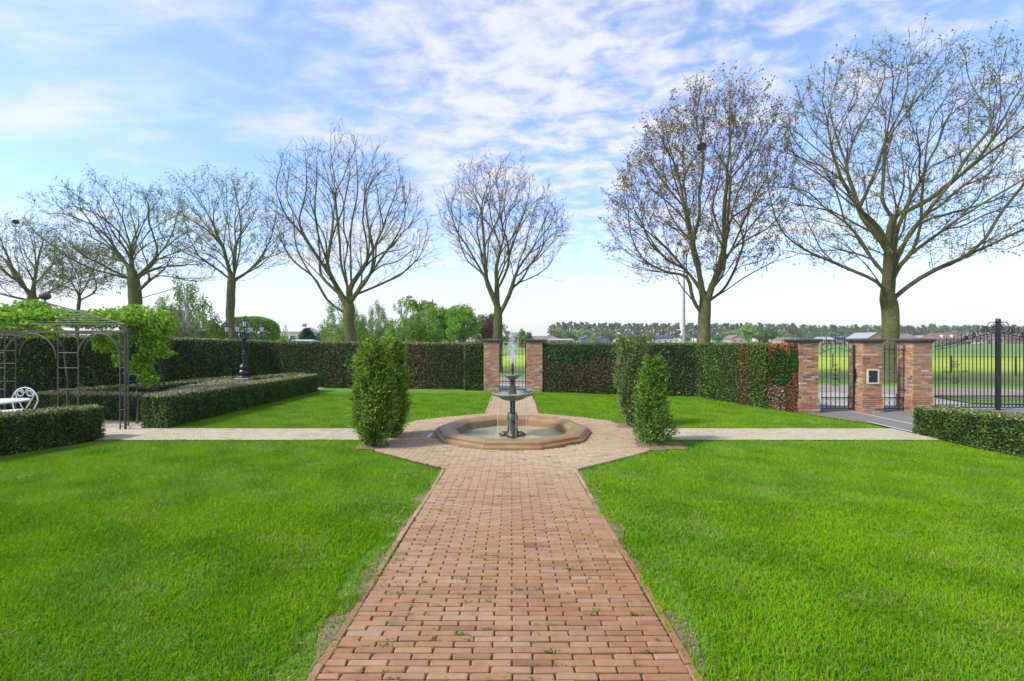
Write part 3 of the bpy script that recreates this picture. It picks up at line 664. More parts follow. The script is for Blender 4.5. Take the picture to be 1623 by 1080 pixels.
def make_side_gate():
    Y = 12.26; x0 = 8.24; g = empty('pedestrian_gate', (x0, Y, 0)); tag(g, 'narrow black wrought iron gate with arched top between two brick pillars', 'gate', 'black wrought iron gates')
    W = .84; bars = [.01 + i * .119 for i in range(7)]; tops = [1.86, 1.92, 1.80, 2.0, 1.79, 1.93, 1.78]
    for x, t in zip(bars, tops):
        b = MB(); b.tube([(x, 0, .07), (x, 0, t)], .0105, 6); spike(b, x, t); b.build('bar', M['iron'], g)
    b = MB(); b.box(-.006, -.014, .05, W, .014, .078); b.build('bottom_rail', M['iron'], g)
    b = MB(); b.box(-.006, -.014, .345, W, .014, .37); b.build('lower_rail', M['iron'], g)
    b = MB(); b.box(-.03, -.007, 1.455, W, .007, 1.467); b.build('middle_rail', M['iron'], g)
    b = MB(); b.tube([(x, .012, 1.52 + .16 * math.sin(math.pi * (x + .05) / (W + .08))) for x in np.linspace(-.05, W, 20)], .008, 6); 
    b.tube([(x, .012, 1.66 + .26 * math.sin(math.pi * (x + .1) / (W + .28))) for x in np.linspace(-.02, W, 20)], .008, 6); b.build('arched_rail', M['iron'], g)
    s = MB(); bottom_scrolls(s, bars, .08, .345)
    for k in range(7):
        x = .02 + k * .125; zb = 1.59 + .17 * math.sin(math.pi * (x + .05) / (W + .1)); s.tube(spiral(x, zb + .02, .04, 0, 1.5, 1 if k % 2 else -1, 16), .0045, 4)
    for q, (cx, cz) in enumerate([(.37, 1.22), (.37, .96), (.37, .68), (.33, 1.1), (.41, .84), (.42, 1.1), (.32, .84)]):
        for h in (-1, 1): s.tube(spiral(cx + h * .045, cz, .04, 0 if h > 0 else math.pi, 1.5, h, 16), .0045, 4)
    s.tube([(.25, 0, 1.05), (.37, 0, .92), (.49, 0, .76)], .005, 4); s.build('scrollwork', M['iron'], g)
    b = MB(); b.tube([(W + .012, 0, .05), (W + .012, 0, 1.72)], .021, 10); b.ball((W + .012, 0, 1.74), .026, 6, 1.4); b.build('gate_post', M['iron'], g, True)
    b = MB(); b.bev(W + .028, -.03, .80, W + .075, .01, 1.13, .005); b.build('lock_box', M['iron'], g)
    b = MB(); b.tube([(W + .05, -.03, .98), (W + .05, -.07, .98), (W - .03, -.07, .98)], .008, 6); b.build('handle', M['iron'], g)
make_side_gate()
def make_small_gate():
    Y = 16.95; x0, x1 = PX(791.5, Y), PX(833, Y); g = empty('garden_gate', (x0, Y, 0)); tag(g, 'slim black iron bar gate behind the fountain', 'gate', 'black wrought iron gates'); W = x1 - x0
    for i, x in enumerate(np.linspace(0, W, 9)):
        b = MB(); t = 1.76 if i in (0, 8) else (1.90 if i % 2 == 0 else 1.83); r = .02 if i in (0, 8) else .009
        b.tube([(x, 0, .06), (x, 0, t)], r, 6); spike(b, x, t, r * .8); b.build('bar', M['iron'], g)
    for z, n_ in ((.06, 'bottom_rail'), (.36, 'lower_rail'), (1.36, 'middle_rail'), (1.74, 'top_rail')):
        b = MB(); b.box(.0, -.011, z, W, .011, z + .022 if z != 1.36 else z + .014); b.build(n_, M['iron'], g)
    b = MB(); b.bev(W + .012, -.03, .86, W + .06, .012, 1.12, .004); b.build('lock_box', M['iron'], g)
    s = MB()
    for k in range(8):
        x = (k + .5) * W / 8; s.tube(spiral(x, 1.66, .045, 0, 1.4, 1 if k % 2 else -1, 14), .0045, 4)
    s.build('scrollwork', M['iron'], g)
make_small_gate()
def make_fixed_panel():
    Y = 12.26; x0 = PX(1401, Y); x1 = PX(1433, Y); g = empty('railing_panel', (x0, Y, 0)); tag(g, 'fixed black railing of five bars between two brick pillars', 'railing'); W = x1 - x0
    xs_ = list(np.linspace(.02, W - .01, 5))
    for x in xs_: b = MB(); b.tube([(x, 0, .07), (x, 0, 1.72)], .0085, 6); spike(b, x, 1.72); b.build('bar', M['iron'], g)
    b = MB(); b.box(-.03, -.014, .05, W + .02, .014, .078); b.build('bottom_rail', M['iron'], g)
    b = MB(); b.box(-.03, -.014, .345, W + .02, .014, .37); b.build('lower_rail', M['iron'], g)
    s = MB(); bottom_scrolls(s, [0] + xs_[1:], .08, .345)
    for a, c in zip(xs_[:-1], xs_[1:]): s.tube(spiral((a + c) / 2, 1.60, .05, 1.57, 1.0, 1, 14, .9), .005, 4); s.tube(spiral((a + c) / 2 + .02, 1.63, .03, 0, 1.2, 1, 12), .004, 4)
    s.tube([(-.03, 0, 1.66), (W + .02, 0, 1.66)], .005, 4); s.tube([(-.03, 0, 1.52), (W + .02, 0, 1.52)], .005, 4); s.build('scrollwork', M['iron'], g)
make_fixed_panel()
def make_big_gate(mirror, label):
    Y = 12.46; xp = PX(1582, Y); s_ = -1 if mirror else 1; W = xp - PX(1479, Y) - .03
    g = empty('driveway_gate', (xp, Y, 0)); tag(g, label, 'gate', 'black wrought iron gates')
    # local x runs from the post outwards: 0 .. W
    def X(u): return -s_ * u
    def zc(u):                       # bar line along the swept top
        t = min(max((u - .05) / (W - .1), 0), 1); return 2.07 - .33 * (t * t * (3 - 2 * t)) - .02 * t
    n = 16; us = [.075 + i * (W - .1) / n for i in range(n + 1)]
    for i, u in enumerate(us):
        b = MB(); t = zc(u) + (.09 if i > 7 else .0) + (.07 if i in (9, 11, 13) else 0); b.tube([(X(u), 0, .08), (X(u), 0, t)], .0115, 6)
        if i > 7: spike(b, X(u), t, .009, .08)
        b.build('bar', M['iron'], g)
    for z, n_, hgt in ((.06, 'bottom_rail', .028), (.36, 'lower_rail', .032), (1.43, 'middle_rail', .012)):
        b = MB(); a, c = sorted((X(.035), X(W))); b.box(a, -.016 if hgt > .02 else -.006, z, c, .016 if hgt > .02 else .006, z + hgt); b.build(n_, M['iron'], g)
    b = MB(); b.tube([(X(u), .0, zc(u)) for u in np.linspace(.02, W, 26)], .013, 6); b.build('curved_top_rail', M['iron'], g)
    s = MB(); bottom_scrolls(s, sorted(X(u) for u in us), .09, .36)
    for i in range(n):
        u = (us[i] + us[i + 1]) / 2; s.tube(spiral(X(u), zc(u) - .07, .035, math.pi / 2, 1.4, 1 if i % 2 else -1, 14), .005, 4)
        if i > 6: s.tube(spiral(X(u), zc(u) + .04, .03, -math.pi / 2, 1.3, 1 if i % 2 else -1, 14), .005, 4)
    # the crest of large volutes
    s.build('scrollwork', M['iron'], g)
    for (u, r, dz) in ((.155, .145, .17), (.43, .135, .125), (.70, .09, .08), (.87, .06, .05)):
        z = zc(u) + dz; s = MB()
        s.tube(spiral(X(u), z, r, math.pi * .5, 1.0, s_, 26, .98), .011, 5)
        s.tube(spiral(X(u - .02), z + .35 * r, r * .42, -math.pi / 2, 1.5, s_, 20, .2), .009, 5); s.tube(spiral(X(u - .02), z - .35 * r, r * .42, math.pi / 2, 1.5, -s_, 20, .2), .009, 5)
        s.tube(spiral(X(u + .35 * r), z, r * .4, math.pi, 1.6, s_, 18, .2), .005, 5); s.build('volute', M['iron'], g)
    s = MB()
    for (du, dz) in ((0, .28), (0, .14), (0, -.18), (0, -.3), (.16, 0), (-.16, 0), (.28, .02), (-.28, .02), (.07, .2), (-.07, .2), (.07, -.25), (-.07, -.25)):
        for h in (-1, 1): s.tube(spiral(X(1.17 + du) + h * .035, 1.02 + dz, .033, 0 if h > 0 else math.pi, 1.4, h, 14), .0045, 4)
    s.tube([(X(1.07), 0, 1.2), (X(1.17), 0, 1.0), (X(1.27), 0, .85)], .005, 4); s.build('scroll_ornament', M['iron'], g)
    return g
gl = make_big_gate(False, 'left leaf of the large black driveway gate with scrolled crest')
gr = make_big_gate(True, 'right leaf of the large black driveway gate, cut by the right edge')
gp = empty('gate_post', (PX(1582, 12.46), 12.46, 0)); tag(gp, 'thick black round post in the middle of the driveway gate', 'post')
b = MB(); b.tube([(0, -.0, -.01), (0, 0, 2.36)], .052, 14); b.build('shaft', M['iron'], gp, True)
b = MB(); b.lathe([(.052, 0), (.06, .01), (.06, .05), (.054, .06), (.054, .09), (.04, .11), (.001, .115)], 14, 0, 0, 2.36); b.build('cap', M['iron'], gp, True)
b = MB(); b.box(-.07, -.07, 0, .07, .07, .02); b.build('foot_plate', M['iron'], gp)
# ------------------------------------------------------------------ fountain
def make_fountain():
    g = empty('fountain', (FX, FY, 0)); tag(g, 'stone ten sided fountain pool with tiered bronze fountain spouting water', 'fountain')
    rot = -math.pi / 2 + math.pi / 10
    prof = [(1.36, -.14), (1.60, -.14), (1.605, .025), (1.60, .045), (1.575, .058), (1.562, .072), (1.56, .086), (1.528, .088), (1.526, .100), (1.535, .104), (1.50, .122), (1.44, .137), (1.36, .142), (1.27, .132), (1.20, .108), (1.165, .075), (1.155, .04), (1.15, -.30), (1.10, -.31)]
    V = []; Fs = []; Cn = []
    for k in range(10):               # ten separate stones with fine joints
        a0 = rot + k / 10 * 2 * math.pi; a1 = a0 + 2 * math.pi / 10; g0 = .0022; n0 = len(V); mm = len(prof)
        for (r, z) in prof:
            p0 = np.array((r * math.cos(a0), r * math.sin(a0))); p1 = np.array((r * math.cos(a1), r * math.sin(a1))); d = (p1 - p0) / np.linalg.norm(p1 - p0)
            for p in (p0 + d * g0, p0 * .67 + p1 * .33, p0 * .33 + p1 * .67, p1 - d * g0): V.append((p[0], p[1], z))
        for i in range(mm - 1):
            for j in range(3): q = n0 + i * 4 + j; Fs.append((q, q + 1, q + 5, q + 4))
        Fs.append(tuple(n0 + i * 4 for i in range(mm))); Fs.append(tuple(n0 + i * 4 + 3 for i in range(mm))[::-1])
    me = bpy.data.meshes.new('basin'); me.from_pydata(V, [], Fs); me.materials.append(M['stone']); me.polygons.foreach_set('use_smooth', [True] * len(me.polygons)); me.set_sharp_from_angle(angle=R(28))
    link(bpy.data.objects.new('basin', me), g)
    n = 46; xs_ = np.linspace(-1.18, 1.18, n); X, Y = np.meshgrid(xs_, xs_, indexing='ij'); rr = np.hypot(X, Y)
    Z = -.065 + .004 * np.sin(rr * 34) * np.exp(-rr * 1.2) + .004 * snoise(X, Y, 22, 71) + .003 * snoise(X, Y, 40, 72)
    i, j = np.meshgrid(np.arange(n - 1), np.arange(n - 1), indexing='ij'); a = (i * n + j).ravel(); Fq = np.stack([a, a + n, a + n + 1, a + 1], 1); Vw = np.stack([X, Y, Z], -1).reshape(-1, 3)
    Fq = Fq[np.hypot(*Vw[Fq].mean(1)[:, :2].T) < 1.19]; mesh_np('pool_water', Vw, [Fq], M['water'], parent=g, smooth=True)
    b = MB(); b.lathe([(1.2, 0), (1.2, .01), (.001, .012)], 20, 0, 0, -.3); b.build('pool_floor', M['stonetop'], g)
    # foot: turtles round a moulded base
    b = MB(); b.lathe([(.17, -.3), (.17, -.07), (.165, -.03), (.13, .0), (.125, .03), (.11, .05), (.105, .08)], 20); b.build('foot', M['bronzedark'], g, True)
    for k in range(4):
        a = -math.pi / 2 + k * math.pi / 2; c = np.array((math.cos(a), math.sin(a))); t = np.array((-c[1], c[0])); b = MB()
        pr = [(.001, .075), (.03, .07), (.06, .052), (.078, .02), (.082, 0), (.07, -.015)]
        b.lathe(pr, 14, c[0] * .17, c[1] * .17, -.045, flute=7, amp=.04)
        hd = c * .265; b.ball((hd[0], hd[1], -.03), .024, 6, .8)
        for s1 in (-1, 1):
            for s2 in (.13, .22): q = c * s2 + t * s1 * .075; b.ball((q[0], q[1], -.055), .022, 5, .6)
        b.build('turtle', M['bronzedark'], g, True)
    b = MB(); b.lathe([(.105, .08), (.10, .12), (.085, .17), (.078, .215), (.09, .225), (.085, .24)], 20); b.build('lower_shaft', M['bronzedark'], g, True)
    b = MB(); b.lathe([(.075, .235), (.105, .26), (.112, .31), (.105, .355), (.085, .385), (.092, .395), (.092, .412), (.06, .42)], 24, flute=8, amp=.02); b.build('bulb', M['bronzegreen'], g, True)
    b = MB(); b.lathe([(.058, .415), (.055, .46), (.052, .62), (.066, .645), (.066, .66), (.05, .67)], 20, flute=10, amp=.04); b.build('column', M['bronzedark'], g, True)
    b = MB(); b.lathe([(.06, .655), (.16, .665), (.235, .695), (.285, .735), (.30, .75), (.40, .765), (.425, .785), (.428, .80), (.415, .82), (.385, .823), (.365, .80), (.30, .775), (.15, .755), (.05, .75)], 64, flute=32, amp=.014); b.build('lower_bowl', M['bronze'], g, True)
    b = MB(); b.lathe([(.36, 0), (.2, .001), (.001, .002)], 32, 0, 0, .793); b.build('bowl_water', M['water'], g, True)
    b = MB(); b.lathe([(.09, .77), (.085, .81), (.07, .85), (.058, .885), (.05, .92), (.046, 1.02), (.055, 1.045), (.045, 1.06), (.06, 1.08), (.05, 1.09)], 18, flute=6, amp=.06); b.build('baluster', M['bronzedark'], g, True)
    b = MB(); b.lathe([(.05, 1.08), (.09, 1.095), (.125, 1.13), (.135, 1.145), (.17, 1.16), (.178, 1.172), (.172, 1.186), (.155, 1.184), (.10, 1.165), (.02, 1.16)], 40, flute=20, amp=.015); b.build('upper_bowl', M['bronze'], g, True)
    b = MB(); b.lathe([(.04, 1.165), (.022, 1.185), (.018, 1.22), (.03, 1.26), (.034, 1.30), (.02, 1.34), (.028, 1.37), (.024, 1.41), (.012, 1.43), (.008, 1.44)], 14, flute=3, amp=.12); b.build('finial', M['bronzedark'], g, True)
    # water: central jet, droplets, thin falls
    b = MB(); b.tube([(0, 0, 1.43), (.003, 0, 1.7), (.0, 0, 1.95), (.002, 0, 2.12)], [.006, .005, .0035, .0015], 6)
    for k in range(12):
        a = k / 12 * 6.28 + rng.uniform(-.2, .2); r1 = rng.uniform(.05, .13); h1 = rng.uniform(.1, .3); pts = []
        for t in np.linspace(0, 1, 9): pts.append((math.cos(a) * r1 * t * 1.2, math.sin(a) * r1 * t * 1.2, 1.43 + h1 * 4 * t * (1 - t * .62) * .5))
        b.tube(pts, .0022, 4)
    for a, r1 in ((-1.35, .30), (-1.75, .28), (-2.6, .34), (-.6, .33), (-1.57, .05)):
        c = (math.cos(a), math.sin(a)); z1 = .70 if r1 < .32 else .78
        if r1 < .1: z1 = .655; 
        b.tube([(c[0] * r1, c[1] * r1, z1), (c[0] * (r1 + .012), c[1] * (r1 + .012), .35), (c[0] * (r1 + .015), c[1] * (r1 + .015), -.06)], [.0035, .003, .0025], 5)
    b.build('water_jet', M['spray'], g, True)
    n = 1200; t = rng.random(n); h = 1.43 + .62 * t ** 1.3; sp = np.where(h < 1.5, .02, .045) + .035 * np.sin(np.clip((h - 1.43) / .5, 0, 1) * np.pi)
    p = np.c_[rng.normal(0, 1, n) * sp, rng.normal(0, 1, n) * sp, h + rng.normal(0, .02, n)]; s = rng.uniform(.002, .006, n)
    o8 = np.array([(1, 0, 0), (0, 1, 0), (-1, 0, 0), (0, -1, 0), (0, 0, 1.6), (0, 0, -1.6)]); V = (p[:, None] + o8[None] * s[:, None, None]).reshape(-1, 3)
    f8 = np.array([(0, 1, 4), (1, 2, 4), (2, 3, 4), (3, 0, 4), (1, 0, 5), (2, 1, 5), (3, 2, 5), (0, 3, 5)]); Fq = (np.arange(n)[:, None, None] * 6 + f8[None]).reshape(-1, 3)
    o = mesh_np('water_drops', V, [Fq], M['spray'], parent=g); o['kind'] = 'stuff'
make_fountain()
b = MB(); b.bev(-1.66, 8.95, -.02, -1.60, 9.35, .006, .004); tag(b.build('drain_slot', M['kerb']), kind='structure')
# ------------------------------------------------------------------ lamp post
def make_lamp():
    g = empty('candelabra_lamp', (PX(387, 15.0), 15.0, 0), R(9)); tag(g, 'ornate black five lantern lamp post rising from the low hedges', 'lamp post')
    b = MB(); b.bev(-.19, -.19, 0, .19, .19, .62, .02); b.bev(-.21, -.21, .62, .21, .21, .665, .012); b.build('plinth', M['stonetop'], g)
    b = MB(); b.lathe([(.15, .665), (.15, .70), (.13, .73), (.145, .78), (.155, .83), (.14, .88), (.105, .92), (.12, .96), (.135, 1.0), (.12, 1.05), (.085, 1.09), (.095, 1.11), (.07, 1.13)], 24, flute=8, amp=.07); b.build('base', M['lampiron'], g, True)
    b = MB(); b.lathe([(.055, 1.12), (.05, 1.2), (.048, 1.28), (.066, 1.3), (.066, 1.32), (.05, 1.33), (.05, 1.38), (.064, 1.40), (.064, 1.43), (.05, 1.45), (.05, 1.5), (.06, 1.52), (.042, 1.54), (.038, 1.86), (.05, 1.88), (.085, 1.91), (.095, 1.94), (.06, 1.97), (.04, 2.0), (.036, 2.14), (.05, 2.17), (.03, 2.2)], 18, flute=9, amp=.03); b.build('column', M['lampiron'], g, True)
    def lantern(cx, cy, z):
        l = MB(); l.lathe([(.012, -.07), (.03, -.055), (.016, -.035), (.045, -.01), (.052, 0), (.02, .005)], 12, cx, cy, z)
        l.lathe([(.085, .17), (.11, .178), (.112, .19), (.085, .20), (.07, .225), (.04, .25), (.022, .26), (.022, .275), (.03, .285), (.014, .31), (.022, .325), (.001, .345)], 12, cx, cy, z)
        for k in range(6):
            a = k / 6 * 6.283; l.tube([(cx + .05 * math.cos(a), cy + .05 * math.sin(a), z), (cx + .078 * math.cos(a), cy + .078 * math.sin(a), z + .178)], .006, 4)
        o = l.build('lantern', M['lampiron'], g, True)
        q = MB(); q.lathe([(.045, .004), (.072, .172)], 12, cx, cy, z); q.build('glass', M['glass'], o, True)
    for k in range(4):
        a = k * math.pi / 2; c = (math.cos(a), math.sin(a)); b = MB(); pts = []
        for t in np.linspace(0, 1, 22):
            r = .03 + .50 * t; z = 2.10 + .05 * math.sin(t * 3.1) - .20 * math.exp(-((t - .78) / .17) ** 2) - (.0 if t < .9 else 0) - .02 * t
            pts.append((c[0] * r, c[1] * r, z))
        b.tube(pts, .017, 8)
        for (r0, zc_, rr_, hd) in ((.16, 2.04, .06, 1), (.11, 1.99, .04, -1), (.25, 2.04, .05, -1)):
            b.tube([(c[0] * (r0 + (p[0])), c[1] * (r0 + p[0]), p[2]) for p in spiral(0, zc_, rr_, 1.5, 1.4, hd, 18)], .009, 6)
        b.tube([(c[0] * .53, c[1] * .53, 2.05), (c[0] * .53, c[1] * .53, 2.09)], .014, 8)
        b.build('arm', M['lampiron'], g, True); lantern(c[0] * .53, c[1] * .53, 2.15)
    lantern(0, 0, 2.33); b = MB(); b.tube([(0, 0, 2.18), (0, 0, 2.27)], .016, 8); b.build('stem', M['lampiron'], g)
make_lamp()
# ------------------------------------------------------------------ pergola with vine, table, chair
def make_pergola():
    g = empty('pergola', (-11.0, 10.9, 0)); tag(g, 'weathered grey iron pavilion with arches and a ball on top', 'pergola')
    O = np.array((-11.0, 10.9, 0)); x0, x1, y0, y1 = -13.8, -8.17, 9.72, 11.6; ZB = 2.06; XB = -9.45
    def loc(p): return tuple(np.array(p) - O)
    def ladder(a, c, z1, name='post'):
        b = MB(); a = np.array(a); c = np.array(c)
        for p in (a, c): b.tube([loc((p[0], p[1], 0)), loc((p[0], p[1], z1))], .0135, 6)
        for z in (.06, .42, .85, 1.3, 1.62): b.tube([loc((a[0], a[1], z)), loc((c[0], c[1], z))], .009, 6)
        b.build(name, M['greyiron'], g)
    px_ = [-13.8, -11.12, -10.75, -9.58, -9.2, x1]
    ladder((x1, y0), (x1 - .10, y0 + .0), 2.05); ladder((x1 - .04, y0 + .08), (x1 - .24, y0 + .38), 2.05)
    ladder((-9.58, y0), (-9.15, y0), ZB); ladder((-11.1, y0), (-10.7, y0), ZB); ladder((-12.9, y0), (-12.5, y0), ZB)
    for yb in (y1,):
        ladder((XB, yb), (XB - .3, yb), ZB); ladder((-12.9, yb), (-12.5, yb), ZB)
    def arch(xa, xb, y):
        b = MB(); r = (xb - xa) / 2; pts = [(xa, y, 1.55 - 0)] + [((xa + xb) / 2 - r * math.cos(t), y, 1.50 + (ZB - 1.53) * math.sin(t)) for t in np.linspace(0, math.pi, 22)]
        b.tube([loc(p) for p in pts], .016, 6); b.build('arch', M['greyiron'], g)
    arch(-9.15, x1 - .08, y0 - .02); arch(-10.7, -9.6, y0 - .02); arch(-12.5, -11.1, y0 - .02); arch(-10.8, -9.8, y1); arch(-12.4, -11.25, y1)
    b = MB()
    b.box(*loc((x0, y0 - .02, ZB - .02)), *loc((x1 + .03, y0 + .02, ZB + .03))); b.box(*loc((x0, y1 - .02, ZB - .02)), *loc((XB, y1 + .02, ZB + .03)))
    b.tube([loc((x1, y0, ZB)), loc((XB, y1, ZB))], .022, 6); b.tube([loc((x0, y0, ZB)), loc((x0, y1, ZB))], .022, 6)
    b.build('beam', M['greyiron'], g)
    ap = (-11.05, 10.9, 2.78); ze = ZB + .16; b = MB()
    cs = [(x1 + .03, y0 - .03), (XB, y1), (x0, y1), (x0, y0 - .03)]
    for i in range(4):
        a = cs[i]; c = cs[(i + 1) % 4]; b.tube([loc((*a, ze)), loc((*c, ze))], .014, 6); b.tube([loc((*a, ze)), loc(ap)], .014, 6); b.tube([loc((*a, ZB)), loc((*a, ze))], .01, 6)
        for f in (.1, .2, .3, .4, .55, .7, .85):
            p = [np.array((*a, ze)) * (1 - f) + np.array(ap) * f, np.array((*c, ze)) * (1 - f) + np.array(ap) * f]; b.tube([loc(q) for q in p], .008, 5)
        for f in (.2, .4, .6, .8): b.tube([loc(np.array((*a, ze)) * (1 - f) + np.array((*c, ze)) * f), loc(ap)], .008, 5)
    b.build('roof_frame', M['greyiron'], g)
    b = MB(); b.tube([loc((ap[0], ap[1], 2.75)), loc((ap[0], ap[1], 2.84))], .02, 8); b.ball(loc((ap[0], ap[1], 2.93)), .115, 10, .82); b.build('ball_finial', M['cap'], g, True)
make_pergola()
def leaf_blobs(blobs, dens, size, cols, drop=0.0, w=None):
    Ps = []; Ds = []
    for (cx, cy, cz, rx, ry, rz) in blobs:
        n = int(dens * (rx * ry + ry * rz + rx * rz) * 4); v = rvec(n) * (rng.random((n, 1)) ** .38); f = 1 + .25 * np.sin(v[:, :1] * 6 + cx) * np.cos(v[:, 2:] * 5)
        Ps.append(v * f * np.array((rx, ry, rz)) + np.array((cx, cy, cz))); Ds.append(v + np.array((0, 0, -drop)))
    Pt = np.concatenate(Ps); D = np.concatenate(Ds); V, Fq = quads(Pt, size * rng.uniform(.6, 1.4, len(Pt)), .62, D, 1.0); c = colour_var(len(Pt), cols, w, .2)
    return Pt, V, Fq, c
VG = [(.22, .44, .02), (.29, .52, .035), (.13, .29, .02), (.38, .60, .08)]
def make_vine():
    O = np.array((-9.0, 11.7, 0)); g = empty('climbing_vine', tuple(O)); tag(g, 'bright green climbing vine covering the pavilion roof and hanging at its right side', 'vine')
    bl = [(-9.25, 11.7, 2.22, .55, .5, .42), (-9.55, 11.6, 2.5, .6, .5, .28), (-8.85, 11.7, 2.3, .3, .35, .35), (-9.15, 11.75, 1.75, .32, .35, .35), (-9.3, 11.7, 1.4, .25, .3, .3), (-9.15, 11.6, .95, .22, .25, .28), (-8.85, 11.7, 1.55, .3, .2, .12), (-9.45, 11.5, 1.2, .22, .2, .2),
          (-10.6, 10.6, 2.42, .7, .6, .2), (-11.6, 10.3, 2.42, .8, .6, .2), (-11.3, 10.0, 2.33, .9, .4, .17), (-10.5, 10.1, 2.28, .6, .3, .16), (-11.05, 10.6, 2.66, .3, .3, .16), (-10.3, 11.4, 2.4, .6, .4, .25), (-12.6, 10.1, 2.4, .7, .6, .25),
          (-10.0, 9.85, 2.05, .45, .15, .15), (-10.2, 11.5, 1.85, .25, .25, .3), (-9.7, 11.4, 1.95, .3, .25, .25), (-9.75, 11.4, 1.45, .12, .15, .25), (-10.6, 9.8, 2.18, .7, .2, .12), (-11.6, 9.8, 2.22, .8, .2, .14), (-9.9, 10.4, 2.3, .35, .4, .12), (-11.3, 9.75, 2.36, .9, .3, .13), (-10.6, 10.0, 2.4, .7, .35, .18), (-9.95, 10.2, 2.35, .4, .35, .14), (-11.5, 9.9, 2.5, .8, .35, .2), (-9.6, 10.9, 2.42, .5, .4, .14)]
    Pt, V, Fq, c = leaf_blobs(bl, 620, .075, VG, .3); mesh_np('foliage', V - O, [Fq], M['leaf'], np.repeat(c, 4, 0), g)
    b = MB()
    for (p) in ([(-9.0, 11.9, 0), (-9.1, 11.85, .7), (-8.95, 11.8, 1.5), (-9.1, 11.7, 2.2)], [(-8.95, 11.85, 0), (-8.85, 11.7, .9), (-9.1, 11.7, 1.6), (-9.6, 11.3, 2.35)], [(-8.3, 10.2, .05), (-8.6, 10.6, .55), (-8.75, 11.3, .8)], [(-9.5, 9.85, .0), (-9.45, 9.8, 1.), (-9.6, 9.85, 1.8), (-10.2, 10.2, 2.2)]):
        b.tube([tuple(np.array(q) - O) for q in p], [.025, .02, .016, .01][:len(p)], 6)
    # shoots
    for k in range(26):
        s = np.array((rng.uniform(-9.7, -8.5), rng.uniform(11.3, 12), rng.uniform(1.4, 2.5))) - O; d = np.array((rng.uniform(-.2, .6), rng.uniform(-.3, .3), rng.uniform(-.3, .3))); b.tube([s, s + d * .5, s + d + np.array((0, 0, -.1))], [.006, .004, .002], 4)
    b.build('stem', M['twig'], g)
make_vine()
def make_table():
    x, y = -9.78, 8.72; g = empty('bistro_table', (x, y, 0)); tag(g, 'round white metal table behind the left foreground hedge', 'table')
    b = MB(); b.lathe([(.40, .70), (.46, .705), (.47, .72), (.46, .735), (.001, .74)], 32); b.build('tabletop', M['white'], g, True)
    b = MB(); b.lathe([(.03, .2), (.025, .4), (.035, .5), (.022, .6), (.06, .70)], 12); b.build('column', M['white'], g, True)
    for k in range(3):
        a = k * 2.094 + .4; c = (math.cos(a), math.sin(a)); b = MB(); b.tube([(c[0] * .03, c[1] * .03, .62), (c[0] * .2, c[1] * .2, .33), (c[0] * .1, c[1] * .1, .22), (c[0] * .34, c[1] * .34, .0)], .012, 6); b.build('leg', M['white'], g, True)
    x, y = -10.12, 9.35; g = empty('garden_chair', (x, y, 0)); tag(g, 'white iron garden chair with heart shaped scroll back', 'chair')
    b = MB(); b.lathe([(.20, .435), (.24, .44), (.245, .452), (.23, .46), (.001, .462)], 24); b.build('seat', M['white'], g, True)
    b = MB(); b.tube([(.27 * math.cos(t), .22, .62 + .28 * math.sin(t)) for t in np.linspace(0, math.pi, 20)], .012, 6); b.tube([(-.27, .22, .62), (-.2, .2, .44)], .012, 6); b.tube([(.27, .22, .62), (.2, .2, .44)], .012, 6)
    for s in (-1, 1):
        b.tube([(s * (.1 + p[0] * s * s), .22, p[2]) for p in [(q[0] * s, 0, q[2]) for q in spiral(0, .79, .095, math.pi, 1.55, -1, 24, .35)]], .009, 6)
        b.tube([(s * .20, .22, .80), (s * .17, .22, .7), (s * .03, .21, .46)], .009, 6)
    b.build('backrest', M['white'], g, True)
    for sx in (-1, 1):
        for sy in (-1, 1): b = MB(); b.tube([(sx * .17, sy * .16, .44), (sx * .12, sy * .12, .25), (sx * .21, sy * .2, 0)], .011, 6); b.build('leg', M['white'], g, True)
make_table()
# ------------------------------------------------------------------ big bare trees
def tube_batch(Pn, Rn, sides):
    """Pn (n,k,3), Rn (n,k) -> verts, quads"""
    n, k, _ = Pn.shape; d = Pn[:, -1] - Pn[:, 0]; d /= np.maximum(np.linalg.norm(d, axis=1, keepdims=True), 1e-9)
    u = np.cross(d, rvec(n)); u /= np.maximum(np.linalg.norm(u, axis=1, keepdims=True), 1e-9); w = np.cross(d, u); a = np.arange(sides) / sides * 2 * np.pi
    ring = np.cos(a)[None, :, None] * u[:, None] + np.sin(a)[None, :, None] * w[:, None]
    V = (Pn[:, :, None] + Rn[:, :, None, None] * ring[:, None]).reshape(-1, 3)
    base = np.arange(n)[:, None, None] * (k * sides) + np.arange(k - 1)[None, :, None] * sides; j = np.arange(sides); jn = (j + 1) % sides
    Fq = np.stack([base + j, base + jn, base + jn + sides, base + j + sides], -1).reshape(-1, 4); return V, Fq
def inside(poly, x, y):
    n = len(poly); r = np.zeros(len(x), bool); j = n - 1
    for i in range(n):
        xi, yi = poly[i]; xj, yj = poly[j]; c = ((yi > y) != (yj > y)) & (x < (xj - xi) * (y - yi) / ((yj - yi) + 1e-9) + xi); r ^= c; j = i
    return r
